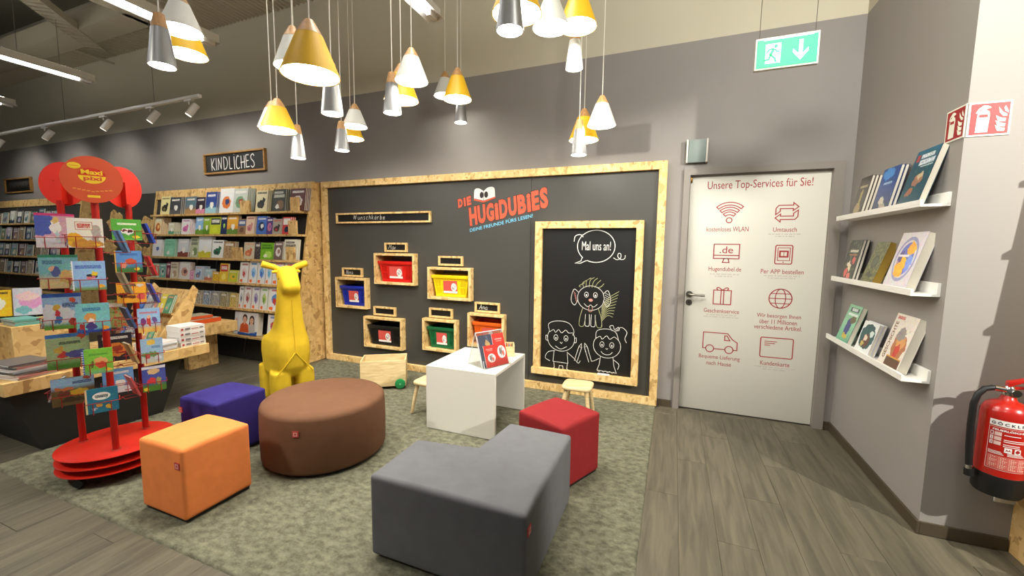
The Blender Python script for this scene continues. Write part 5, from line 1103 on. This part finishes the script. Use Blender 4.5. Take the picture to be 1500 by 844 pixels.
# second bookcase at the far left
bookcase(-8.4, -5.02, -8.36, 'OSB bookcase at the far left behind the red spinner', (1.735, 1.455, 1.175, .88, .60), (-7.2, -6.1))
rb = random.Random(11); pal = [(60, 110, 126), (206, 206, 196), (110, 150, 150), (150, 170, 170), (52, 70, 84), (214, 200, 160), (90, 130, 110), (190, 180, 200), (120, 96, 110), (226, 224, 218), (70, 96, 130), (180, 150, 110)]
CN = ['teal', 'off-white', 'sea green', 'pale grey', 'slate blue', 'cream', 'green', 'lilac', 'mauve', 'white', 'blue', 'tan']
A3 = [art2('left_%d' % i, pal[i], ['oval', 'land', 'title', 'beast', 'block', 'blot'][i % 6], pal[(i+5) % 12], pal[(i+3) % 12]) for i in range(12)]
cnt = {}
for r, z in enumerate((1.735, 1.455, 1.175, .88)):
    x = -8.3+rb.uniform(0, .1); order = rb.sample(range(12), 12)
    for i in order:
        if x > -5.25: break
        bw, bh = rb.uniform(.15, .2), rb.uniform(.19, .24)
        for q in range(rb.choice((1, 1, 2, 2))):
            o = book_mesh(bw, bh, .016, A3[i], plain('left_%d' % i, pal[(i+2) % 12])).build('book', loc=(x+bw/2+q*.012, ys(z)-.118+q*.017, z+.003)); o.rotation_euler = (-.14, 0, 0)
            tag(o, ('' if q == 0 else 'rear copy of the ')+'%s book on the %s shelf of the far left bookcase' % (CN[i], ('top', 'second', 'third', 'fourth')[r]), 'book', '%s books, %s shelf of the far left bookcase' % (CN[i], ('top', 'second', 'third', 'fourth')[r]))
        x += bw+rb.uniform(.05, .10)

# ------------------------------------------------------------------ display tables with books
def plinth(t, x0, x1, y0, y1, zt, dx, dy):
    b = MB(); b.add([(x0, y0, 0), (x1, y0, 0), (x1, y1, 0), (x0, y1, 0), (x0-dx, y0-dy, zt), (x1+dx*.3, y0-dy, zt), (x1+dx*.3, y1+dy, zt), (x0-dx, y1+dy, zt)], [(3, 2, 1, 0), (4, 5, 6, 7), (0, 1, 5, 4), (1, 2, 6, 5), (2, 3, 7, 6), (3, 0, 4, 7)], BLACKBASE); b.build('plinth', t)
t = empty('display_table', (0, 0, 0), 0, 'low OSB display table on a black tapered plinth at the left, under the spinner', 'table')
MB().box(-.86, .12, -2.72, -1.50, .445, .53, OSB).build('table_top', t, bevel=.002, bseg=1); plinth(t, -.62, .02, -2.545, -1.84, .4445, .14, .15)
t = empty('display_table', (0, 0, 0), 0, 'second OSB display table behind, in front of the wide bookcase', 'table')
MB().box(-1.75, -.70, -1.22, -.68, .425, .54, OSB).build('table_top', t, bevel=.002, bseg=1); MB().box(-1.12, -1.04, -1.02, -.70, .0, .4245, OSB).build('leg_panel', t); MB().box(-1.7, -1.62, -1.02, -.70, .0, .4245, OSB).build('leg_panel', t)
ZT_ = .5306
# slanted rack
t = empty('book_rack', (0, 0, 0), 0, 'slanted OSB rack with small books on the left display table', 'book rack')
pr_ = [(-1.755, ZT_), (-1.51, ZT_), (-1.375, .985), (-1.41, 1.03)]
for xa in (-.82, -.215): MB().prism(pr_, .02, OSB, lambda u, v, w_: (xa+w_, u, v)).build('side_panel', t)
def slope(x0, x1, y0, z0, y1, z1, th, m, name, t):
    d = Vector((0, y1-y0, z1-z0)).normalized(); nrm = Vector((0, d.z, -d.y))*th
    P = [Vector((x, y, z))+o for o in (Vector(), nrm) for (y, z) in ((y0, z0), (y1, z1)) for x in (x0, x1)]
    return MB().add(P, [(0, 1, 3, 2), (4, 6, 7, 5), (0, 4, 5, 1), (2, 3, 7, 6), (0, 2, 6, 4), (1, 5, 7, 3)], m).build(name, t)
slope(-.7995, -.2155, -1.66, .56, -1.40, .985, .012, OSB, 'back_board', t); MB().box(-.7995, -.2155, -1.745, -1.665, .55, .562, OSB).build('ledge', t)
MB().box(-.7995, -.2155, -1.60, -1.535, .775, .787, OSB).build('ledge', t)
RP = [((130, 170, 200), 'pale blue'), ((60, 110, 190), 'bright blue'), ((170, 180, 186), 'silver grey'), ((150, 150, 160), 'mottled grey'), ((214, 196, 70), 'yellow'), ((90, 140, 110), 'green')]
for row, (yy, zz) in enumerate(((-1.620, .7885), (-1.742, .5635))):
    for k in range(6 if row == 0 else 5):
        c_, nme = RP[(k+row) % 6]; a = art2('rack_%d' % ((k+row) % 6), c_, ['land', 'oval', 'blot', 'title', 'land', 'beast'][(k+row) % 6], tuple(min(255, v+40) for v in c_), (220, 150, 120))
        for q in range(2):
            o = book_mesh(.088, .17 if row == 0 else .13, .011, a, plain('rk%d' % k, c_), PAPER).build('book', loc=(-.748+k*.097 if row == 0 else -.735+k*.11, yy+q*.013, zz+.0045)); o.rotation_euler = (-.38, 0, 0)
            tag(o, '%s%s mini book in the %s row of the slanted rack' % ('' if q == 0 else 'rear copy of the ', nme, ('upper', 'lower')[row]), 'book', 'mini books in the slanted rack')
# lying books and magazines
def stack(n, cx, cy, z, w_, d, th, fn, group, jit=.006, rz0=0, seed=1):
    rr = random.Random(seed)
    for k in range(n):
        cc, lb, pg = fn(k); b = MB(); b.box(-w_/2, w_/2, -d/2, d/2, th-.0012, th, cc); b.box(-w_/2, w_/2, -d/2, d/2, 0, .0012, cc); b.box(w_/2-.0012, w_/2, -d/2, d/2, .0013, th-.0013, cc); b.box(-w_/2+.002, w_/2-.0013, -d/2+.002, d/2-.002, .0013, th-.0013, pg)
        o = b.build('book', loc=(cx+rr.uniform(-jit, jit), cy+rr.uniform(-jit, jit), z)); o.rotation_euler = (0, 0, rz0+rr.uniform(-jit, jit)*6)
        tag(o, lb, 'book', group); z += th+.0006
    return z
ORD = ('lowest', 'second', 'third', 'fourth', 'fifth', 'sixth', 'seventh', 'eighth', 'ninth')
SPW = cover('thick_white_top', (226, 222, 216), ('n', 7, .6, (190, 170, 150)), ('t', .1, .6, .9, .8, (170, 60, 60)))
def white_thick(k): return (plain('thick_white', (228, 224, 220)), '%s thick white book in the stack at the display table corner' % ORD[k], PAPERW)
ztop = stack(4, .0, -1.615, ZT_, .19, .20, .044, white_thick, 'thick white books on the table corner', .004)
f = Flat(lambda u, v: (.0975, -1.615+u, v))
for k in range(4):
    z = ZT_+k*.0446+.012
    for q in range(3): pass
for k in range(4):      # printed spines of the thick books
    z = ZT_+k*.0446; f = Flat(lambda u, v, z=z: (.1008, -1.615+u, z+v)); RS = mat('spine_red', (170, 60, 66), .5); GS = mat('spine_grey', (130, 126, 130), .5)
    f.ell(-.082, .022, .010, .010, RS); f.rect(-.06, .014, -.02, .03, GS); f.rect(-.01, .016, .045, .022, RS); f.ell(.07, .022, .018, .007, GS)
    o = [q for q in bpy.data.objects if q.get('label') == '%s thick white book in the stack at the display table corner' % ORD[k]][0]
    g = f.build('spine_print', o); g.matrix_parent_inverse = Matrix.Identity(4); g.data.transform(Matrix.Translation(-Vector(o.location)))
def loose(k): return (plain('loose%d' % (k % 3), [(224, 224, 222), (206, 210, 216), (216, 206, 200)][k % 3]), '%s thin white magazine in the pile beside the thick white books' % ORD[k], PAPERW)
stack(6, .0, -1.845, ZT_, .2, .2, .012, loose, 'thin white magazines at the table edge', .010, R(6), 3)
def mags(k): return (plain('mag%d' % (k % 5), [(196, 190, 186), (170, 110, 104), (210, 206, 196), (96, 92, 92), (150, 156, 160)][k % 5]), '%s magazine in the pile at the left end of the display table' % ORD[k], PAPERW)
stack(9, -.04, -2.58, ZT_, .25, .2, .011, mags, 'magazines at the left end of the table', .012, R(8), 5)
def mags2(k): return (plain('magb%d' % (k % 3), [(176, 120, 112), (206, 200, 196), (120, 120, 124)][k % 3]), '%s reddish magazine in the pile by the OSB riser box' % ORD[k], PAPERW)
stack(6, -.06, -2.35, ZT_, .2, .19, .012, mags2, 'magazines in front of the riser box', .012, R(3), 9)
t = empty('riser_box', (0, 0, 0), 0, 'OSB riser box with teal books on top at the left end of the display table', 'box'); MB().box(-.52, -.20, -2.56, -2.28, ZT_, .835, OSB).build('box_body', t, bevel=.002, bseg=1)
def teal(k): return (plain('teal%d' % (k % 2), [(96, 160, 150), (150, 186, 176)][k % 2]), '%s teal book lying on the OSB riser box' % ORD[k], PAPER)
zt2 = stack(3, -.33, -2.47, .8356, .2, .13, .014, teal, 'teal books on the riser box', .006, 0, 2)
def yelb(k): return (plain('pyel%d' % k, [(232, 206, 150), (214, 196, 120)][k % 2]), '%s pale yellow book lying on the OSB riser box' % ORD[k], PAPER)
stack(2, -.32, -2.335, .8356, .18, .09, .014, yelb, 'yellow books on the riser box', .004, 0, 4)
RA = R(62)
for nm, x, y, zz, bw, bh, art, cc, lb in ((0, -.42, -2.40, zt2+.0, .14, .2, cover('pastel_pink', (196, 196, 206), ('e', .6, .5, .4, .25, (214, 150, 190)), ('e', .5, .7, .4, .16, (226, 190, 190)), ('e', .35, .2, .3, .14, (120, 170, 176))), (190, 170, 186), 'pastel pink and blue picture book standing on the riser box'),
     (1, -.50, -2.53, zt2, .15, .19, cover('yellow_white', (232, 190, 40), ('e', .5, .5, .3, .25, (230, 226, 210)), ('e', .4, .3, .14, .1, (60, 60, 60)), ('t', .1, .84, .9, .93, (60, 50, 40))), (220, 180, 50), 'yellow picture book standing at the left on the riser box'),
     (2, -.30, -2.30, .866, .06, .12, cover('green_block', (96, 136, 40), ('r', 0, 0, .5, 1, (214, 220, 200))), (190, 200, 170), 'small green and white book standing on the riser box')):
    o = book_mesh(bw, bh, .02, art, plain('st%d' % nm, cc)).build('book', loc=(x, y, (zt2 if nm < 2 else .8648)+.003), label=lb, cat='book'); o.rotation_euler = (-.15, 0, RA)
# orange boxes on the second table
def obox(x, y, z, rz, w_, d, h, lb, art):
    t = empty('picture_box', (x, y, z), rz, lb, 'box', 'flat orange boxes'); ob = plain('orange_box', (214, 84, 30))
    MB().box(-w_/2, w_/2, -d/2, d/2, 0, h-.004, ob).build('box_body', t, bevel=.002, bseg=1)
    b = MB(); b.add([(-w_/2+.004, -d/2+.004, h-.0035), (w_/2-.004, -d/2+.004, h-.0035), (w_/2-.004, d/2-.004, h-.0035), (-w_/2+.004, d/2-.004, h-.0035)], [(0, 1, 2, 3)], art, [[(0, 0), (1, 0), (1, 1), (0, 1)]]); b.build('lid_picture', t)
MAPA = cover('map_lid', (206, 200, 176), ('n', 5, .56, (150, 170, 130)), ('n', 9, .63, (190, 150, 110)), ('r', 0, 0, 1, .06, (230, 226, 216)))
obox(-.95, -.98, .5406, R(6), .26, .40, .05, 'flat orange box with map lid on the second display table, lower one', MAPA)
obox(-1.0, -1.0, .591, R(-5), .24, .34, .035, 'flat orange box with map lid on the second display table, upper one', MAPA)
obox(-1.38, -.95, .5406, R(3), .24, .36, .05, 'flat orange box with map lid at the back of the second display table', MAPA)

# ------------------------------------------------------------------ red book spinner
PL = {'L': (.63, -2.575), 'C': (.94, -2.555), 'R': (.755, -2.315)}; CX, CY = .78, -2.475
t = empty('book_spinner', (0, 0, 0), 0, 'red three-pole spinner rack full of small picture books on the carpet edge', 'spinner rack')
for z in (.085, .132, .183):
    MB().lathe([(0, 0), (.268, 0), (.275, .003), (.275, .007), (.268, .010), (0, .010)], REDMET, 64, (CX, CY, z)).build('base_disc', t, smooth=True)
b = MB()
for a in range(4): b.tube([(CX+.17*math.cos(a*1.57+.5), CY+.17*math.sin(a*1.57+.5), .0945), (CX+.17*math.cos(a*1.57+.5), CY+.17*math.sin(a*1.57+.5), .183)], .012, BLACK, 10)
b.build('spacer', t)
for a in range(4):
    x, y = CX+.235*math.cos(a*1.57+.35+math.pi), CY+.235*math.sin(a*1.57+.35+math.pi)
    c_ = MB().lathe([(0, -.014), (.024, -.014), (.028, -.008), (.028, .008), (.024, .014), (0, .014)], BLACK, 20, T=Matrix.Translation((x, y, .0455)) @ Matrix.Rotation(R(90), 4, 'X') @ Matrix.Rotation(.6*a, 4, 'Y')).build('caster', t, smooth=True)
    MB().box(x-.02, x+.02, y-.018, y+.018, .0735, .0845, BLACK).build('caster_fork', c_)
AX = R(66); nvec = Vector((math.sin(AX), -math.cos(AX), 0)); avec = Vector((math.cos(AX), math.sin(AX), 0))
for k, (x, y) in PL.items():
    MB().tube([(x, y, .1935), (x, y, 1.66)], .0165, REDPOLE, 16).build('pole', t, smooth=True)
    MB().lathe([(.017, 0), (.021, 0), (.021, .008), (.017, .008)], CHROME, 20, (x, y, .194)).build('pole_collar', t, smooth=True)
# three oval signs
SO = mat('sign_orange_red', (206, 84, 48), .4); SY = mat('sign_yellow', (236, 196, 40), .5); SR = mat('sign_red', (204, 40, 24), .35)
def sign(pole, ang, w_, h, zc, m, off=.03):
    x, y = PL[pole]; s_ = MB(); T = Matrix.Translation((x, y, zc)) @ Matrix.Rotation(ang, 4, 'Z')
    pts = arc(0, 0, w_/2, h/2, 0, 360*47/48, 47); n = len(pts)
    s_.add([T @ Vector((u, -off, v)) for u, v in pts]+[T @ Vector((u, -off+.004, v)) for u, v in pts], [tuple(range(n)), tuple(range(2*n-1, n-1, -1))]+[(i, (i+1) % n, n+(i+1) % n, n+i) for i in range(n)], m)
    o = s_.build('oval_sign', t); b = MB(); b.box(-.016, .016, -off+.0045, .008, -.115, .03, SR, T); b.box(-.05, .05, -off+.0045, -off+.012, .02, .03, SR, T); b.build('sign_bracket', o); return o, lambda u, v, e=.0008: tuple(T @ Vector((u, -off-e, v)))
o, mp = sign('C', AX, .246, .252, 1.763, SO)
f = Flat(mp); f.poly([(u, v) for u, v in arc(0, .02, .054, .042, 180, 360, 20)], SY); f.poly(arc(0, .02, .054, .042, 0, 180, 20), mat('sign_deep_red', (206, 46, 26), .4)); f.ell(-.066, .068, .026, .017, SY); f.rect(-.024, -.098, .026, -.085, SY)
for i in range(9): f.rect(-.078+i*.0175, -.068+.003*abs(i-4)**1, -.078+i*.0175+.0135, -.0625+.003*abs(i-4), mat('sign_print', (226, 150, 60), .5))
f.rect(-.084, .066, -.05, .069, SO); f.build('sign_print', o)
f = Flat(lambda u, v: mp(u, v, .0014)); put_text(f.b, 'Maxi', lambda u, v: mp(u, v, .0014), -.042, .042, .026, .052, SY, .035); put_text(f.b, 'pixi', lambda u, v: mp(u, v, .0014), -.034, .038, -.012, .017, SO, .035); f.build('sign_lettering', o)
sign('L', AX+R(180-36), .246, .252, 1.757, SR); sign('R', AX+R(180+42), .246, .252, 1.763, SR)
# books in wire pockets
SP = {'L1': ('pink_blue_girl', (196, 150, 160), [('e', .15, .7, .4, .34, (76, 90, 160)), ('e', .2, .2, .4, .12, (214, 210, 216)), ('r', 0, .93, 1, 1, (196, 60, 110)), ('e', .52, .6, .15, .2, (222, 214, 206)), ('e', .52, .78, .09, .08, (214, 180, 110)), ('e', .55, .3, .06, .2, (170, 190, 190)), ('g', .3, 0, (216, 206, 204))], 'pink and blue picture book with dancing girl, top of the left column'),
 'L2': ('teal_beach', (120, 172, 176), [('g', .45, .2, (206, 180, 130)), ('r', 0, .92, 1, 1, (56, 130, 96)), ('e', .4, .5, .14, .16, (84, 90, 140)), ('e', .32, .6, .08, .07, (220, 170, 130)), ('e', .7, .34, .2, .2, (200, 160, 100)), ('e', .92, .5, .08, .3, (84, 120, 60)), ('t', .1, .72, .6, .84, (70, 110, 130))], 'teal beach picture book, second in the left column'),
 'L3': ('blue_farm', (150, 180, 210), [('r', 0, .9, 1, 1, (56, 90, 170)), ('e', .3, .4, .5, .3, (214, 212, 216)), ('g', .22, .08, (110, 160, 60)), ('e', .36, .62, .1, .09, (214, 170, 70)), ('e', .36, .45, .1, .1, (196, 60, 70)), ('e', .38, .26, .09, .13, (70, 120, 180)), ('e', .78, .2, .14, .12, (180, 70, 60)), ('e', .8, .8, .09, .06, (196, 84, 50)), ('t', .5, .6, .92, .74, (70, 84, 130))], 'light blue book with child in a meadow, third in the left column'),
 'L4': ('green_garden', (160, 178, 130), [('r', 0, .9, 1, 1, (70, 120, 190)), ('g', .3, .1, (90, 140, 56)), ('e', .3, .56, .12, .09, (200, 160, 70)), ('e', .36, .4, .12, .12, (196, 66, 60)), ('e', .7, .4, .26, .1, (84, 84, 140)), ('e', .84, .9, .1, .07, (196, 84, 50)), ('t', .3, .7, .8, .78, (70, 80, 60))], 'pale green garden picture book, fourth in the left column'),
 'L5': ('excavators', (110, 90, 56), [('g', .55, .75, (150, 186, 214)), ('e', .3, .62, .22, .05, (190, 110, 60)), ('e', .28, .44, .14, .12, (110, 60, 44)), ('e', .65, .45, .2, .12, (200, 160, 50)), ('e', .5, .2, .3, .1, (76, 64, 44)), ('e', .84, .94, .1, .07, (170, 80, 60)), ('t', .5, .76, .95, .86, (60, 80, 120))], 'picture book with excavators, lowest in the left column'),
 'C1': ('cream_yellow', (226, 220, 206), [('e', .2, .25, .24, .26, (226, 170, 50)), ('e', .55, .12, .45, .16, (200, 140, 60)), ('e', .8, .5, .14, .3, (176, 160, 150)), ('r', .22, .6, .72, .88, (180, 110, 90)), ('r', .24, .62, .7, .86, (230, 220, 204)), ('t', .28, .66, .66, .82, (190, 70, 60)), ('e', .82, .1, .1, .06, (236, 190, 50))], 'cream picture book with yellow animals, top of the front column'),
 'C2': ('lightblue_bee', (150, 188, 226), [('e', .6, .48, .15, .1, (44, 44, 60)), ('e', .68, .56, .1, .08, (230, 190, 50)), ('e', .56, .42, .12, .05, (214, 120, 130)), ('g', .16, .05, (120, 150, 80)), ('e', .86, .14, .09, .06, (236, 180, 50)), ('r', 0, 0, .04, 1, (232, 232, 236)), ('t', .1, .74, .9, .86, (80, 110, 180))], 'light blue spiral-bound book with a bee, second in the front column'),
 'C3': ('turquoise_girl', (124, 190, 192), [('e', .42, .5, .18, .18, (214, 150, 80)), ('e', .43, .36, .1, .12, (232, 226, 222)), ('e', .44, .2, .16, .14, (80, 66, 130)), ('g', .14, .06, (44, 70, 150)), ('e', .12, .1, .1, .08, (56, 96, 160)), ('e', .86, .12, .1, .08, (230, 160, 50)), ('e', .15, .22, .08, .12, (190, 60, 60)), ('t', .2, .74, .75, .86, (60, 120, 160))], 'turquoise picture book with seated girl, third in the front column'),
 'C4': ('green_fairy', (130, 196, 70), [('e', .62, .5, .22, .16, (226, 170, 110)), ('e', .6, .35, .2, .12, (214, 84, 60)), ('g', .2, .05, (120, 180, 130)), ('e', .85, .12, .12, .07, (236, 206, 60)), ('r', 0, 0, .05, 1, (70, 96, 190)), ('e', .3, .4, .06, .16, (110, 90, 60)), ('t', .2, .74, .85, .82, (90, 160, 60))], 'bright green spiral-bound book, fourth in the front column'),
 'C5': ('teal_bubble', (46, 116, 140), [('o', .5, .68, .28, .16, (230, 228, 220)), ('e', .7, .22, .1, .1, (230, 180, 50)), ('e', .4, .3, .1, .09, (220, 150, 60)), ('e', .25, .18, .08, .06, (190, 190, 200)), ('n', 11, .66, (70, 150, 160)), ('r', 0, 0, .06, 1, (226, 200, 150)), ('t', .3, .62, .7, .74, (70, 80, 90))], 'teal picture book with white oval, lowest in the front column'),
 'R1': ('green_cow', (84, 160, 60), [('e', .5, .42, .24, .14, (226, 222, 216)), ('e', .42, .46, .08, .06, (30, 30, 30)), ('e', .6, .42, .08, .08, (30, 30, 30)), ('e', .8, .16, .12, .07, (232, 210, 60)), ('t', .2, .72, .85, .82, (226, 232, 210)), ('g', .1, 0, (110, 180, 80))], 'green picture book with a cow, top of the right column'),
 'R2': ('blue_fox', (90, 140, 196), [('g', .4, .15, (70, 120, 60)), ('e', .6, .5, .2, .14, (196, 84, 56)), ('e', .32, .35, .12, .16, (220, 140, 110)), ('e', .8, .16, .1, .07, (236, 206, 70)), ('r', 0, 0, .05, 1, (226, 180, 70)), ('t', .2, .78, .85, .88, (60, 100, 160))], 'blue picture book with red fox, second in the right column'),
 'R3': ('orange_animals', (232, 166, 50), [('e', .2, .4, .14, .12, (50, 36, 34)), ('e', .45, .3, .2, .08, (120, 60, 40)), ('e', .82, .3, .14, .14, (214, 90, 90)), ('e', .85, .85, .12, .08, (206, 200, 200)), ('e', .45, .86, .26, .08, (96, 84, 80))], 'orange picture book with animals, third in the right column'),
 'R4': ('sky_beach_kids', (150, 190, 226), [('g', .35, .15, (232, 190, 100)), ('e', .25, .46, .12, .16, (120, 60, 120)), ('e', .5, .44, .1, .18, (200, 70, 60)), ('e', .75, .5, .12, .14, (110, 80, 140)), ('e', .5, .66, .1, .06, (226, 180, 150)), ('t', .1, .78, .9, .86, (200, 110, 120))], 'sky blue book with three beach children, fourth in the right column'),
 'R5': ('sky_sea', (150, 186, 214), [('g', .4, .2, (190, 200, 190)), ('e', .5, .85, .2, .12, (226, 190, 80)), ('e', .4, .35, .4, .1, (110, 150, 90)), ('e', .3, .26, .12, .1, (190, 90, 90)), ('e', .75, .2, .16, .1, (214, 226, 230)), ('t', .5, .6, .9, .7, (90, 120, 170))], 'pale blue seaside book, fifth in the right column'),
 'R6': ('football', (66, 84, 160), [('g', .35, .2, (70, 130, 50)), ('e', .5, .8, .26, .12, (214, 186, 130)), ('e', .4, .42, .18, .14, (200, 60, 60)), ('e', .7, .4, .1, .14, (150, 150, 90)), ('e', .15, .1, .1, .06, (236, 206, 60)), ('r', 0, .9, 1, 1, (220, 226, 232))], 'blue picture book with football players, lowest in the right column')}
SPIN = [('L', 'L1', -.025, 1.386, .150, .192), ('L', 'L2', -.0265, 1.154, .150, .191), ('L', 'L3', -.027, .917, .150, .205), ('L', 'L4', -.020, .684, .171, .202), ('L', 'L5', -.016, .463, .173, .161),
 ('C', 'C1', -.043, 1.390, .131, .155), ('C', 'C2', -.044, 1.160, .124, .157), ('C', 'C3', -.043, .930, .126, .156), ('C', 'C4', -.040, .697, .114, .136), ('C', 'C5', -.038, .475, .128, .134),
 ('R', 'R1', -.019, 1.434, .132, .127), ('R', 'R2', -.022, 1.236, .121, .133), ('R', 'R3', -.020, 1.047, .132, .126), ('R', 'R4', .051, .853, .106, .151), ('R', 'R5', .054, .654, .105, .153), ('R', 'R6', .054, .466, .113, .160)]
def pocket(pole, ang, off, u0, z, w_, h):
    "red wire pocket on one face of a pole: cross wires, loops and a small shelf"
    x, y = PL[pole]; T = Matrix.Translation((x, y, z)) @ Matrix.Rotation(ang, 4, 'Z'); b = MB(); o_ = off+.006; p = lambda u, d, v: T @ Vector((u0+u, -d, v)); hw = w_/2+.008
    b.tube([p(-hw, off-.075, .06), p(-hw, o_, .058), p(hw, o_, .058), p(hw, off-.075, .06)], .0022, WIRE, 6)
    for s_ in (-.28, .28): b.tube([p(s_*w_, o_, .058), p(s_*w_, o_, -.004), p(s_*w_, off-.07, -.004)], .0022, WIRE, 6)
    b.tube([p(-w_*.28, off-.07, -.004), p(w_*.28, off-.07, -.004)], .0022, WIRE, 6)
    b.tube([T @ Vector((0, 0, -.004)), p(0, off-.065, -.004)], .003, WIRE, 6); b.build('wire_pocket', t)
pocket_n = 0
for pole, key, u, z, bw, bh in SPIN:
    nm, bg, shp, lb = SP[key]; off = {'L': .10, 'C': .13, 'R': .115}[pole]
    x, y = PL[pole]; pocket(pole, AX, off, u, z, bw, bh)
    for q in range(2):
        o = book2(bw, bh, .008 if key in ('C2', 'C4') else .006, cover(nm, bg, *shp), plain('sp_'+key, bg), PAPERW, .002)
        pz = Matrix.Translation((x, y, z)) @ Matrix.Rotation(AX, 4, 'Z') @ Matrix.Translation((u+q*.003, -off+q*.0105, .0015)) @ Matrix.Rotation(-.07, 4, 'X'); o.matrix_world = pz
        if q == 0: tag(o, lb+' of the spinner', 'book', 'picture books on the red spinner')
        else: tag(o, 'rear copy of the '+lb.split(',')[0]+' on the spinner', 'book', 'rear copies on the red spinner')
        if q == 0 and key in ('C2', 'C4'):
            b = MB()
            for i in range(10): b.lathe([(.0045, -.001), (.0055, 0), (.0045, .001)], PAPERW, 10, T=Matrix.Translation((-bw/2, .002, .012+i*(bh-.024)/9)))
            b.build('spiral_binding', o)
# books seen edge-on on the other faces of the poles
EDGE = [('C', 118, .125, .01, 1.365, (90, 130, 170), 'blue-grey'), ('C', 118, .125, .01, 1.12, (150, 140, 110), 'olive'), ('C', 118, .125, 0, .70, (170, 140, 90), 'ochre'), ('C', 118, .12, 0, .50, (190, 80, 80), 'pink-red'), ('C', 118, .125, .0, .915, (60, 90, 140), 'dark blue'),
        ('R', 112, .115, .02, 1.42, (40, 70, 170), 'royal blue'), ('R', 112, .115, .02, 1.21, (190, 40, 40), 'red'), ('R', 112, .115, .02, 1.03, (60, 70, 170), 'violet blue'), ('R', -120, .11, 0, .84, (190, 120, 80), 'brown'), ('C', -120, .115, 0, 1.16, (120, 160, 120), 'sage green'), ('C', -120, .115, 0, 1.40, (110, 90, 130), 'mauve'), ('L', -122, .115, 0, .92, (150, 110, 90), 'tan'), ('L', -122, .115, 0, .48, (120, 140, 150), 'grey blue')]
for i, (pole, da, off, u, z, c_, cn) in enumerate(EDGE):
    da = da*.88; ang = AX+R(da); pocket(pole, ang, off, u, z, .11, .13); x, y = PL[pole]
    o = book2(.11, .13, .010, art2('edge_%d' % i, c_, ['land', 'oval', 'beast', 'blot'][i % 4], tuple(min(255, v+50) for v in c_), (220, 190, 150)), plain('edge_%d' % i, c_), PAPERW, .002)
    o.matrix_world = Matrix.Translation((x, y, z)) @ Matrix.Rotation(ang, 4, 'Z') @ Matrix.Translation((u, -off, .0015)) @ Matrix.Rotation(-.3, 4, 'X')
    tag(o, '%s book seen edge-on on the %s pole of the red spinner' % (cn, {'L': 'left', 'C': 'front', 'R': 'right'}[pole]), 'book', 'edge-on books on the red spinner')
# books showing between the poles
for i, (u, dd, z, bw, bh, nm, bg, kd, c1, c2) in enumerate(((0, .10, .90, .13, .17, 'colourful', (150, 150, 90), 'blot', (190, 90, 60), (90, 120, 60)), (0, .10, .69, .15, .17, 'dark tractor', (50, 44, 48), 'oval', (206, 120, 50), (150, 60, 40)), (-.0, .10, .49, .14, .15, 'blue sailing', (110, 160, 210), 'land', (80, 120, 180), (226, 226, 230)))):
    x, y = PL['R']; o = book2(bw, bh, .012, art2('mid_%d' % i, bg, kd, c1, c2), plain('mid_%d' % i, bg), PAPERW, .002); uu = -.11
    pocket('R', AX, dd, uu, z, bw, bh); o.matrix_world = Matrix.Translation((x, y, z)) @ Matrix.Rotation(AX, 4, 'Z') @ Matrix.Translation((uu, -dd, .0015)) @ Matrix.Rotation(-.1, 4, 'X')
    tag(o, nm+' book half hidden between front and right columns of the red spinner', 'book', 'half hidden books on the red spinner')
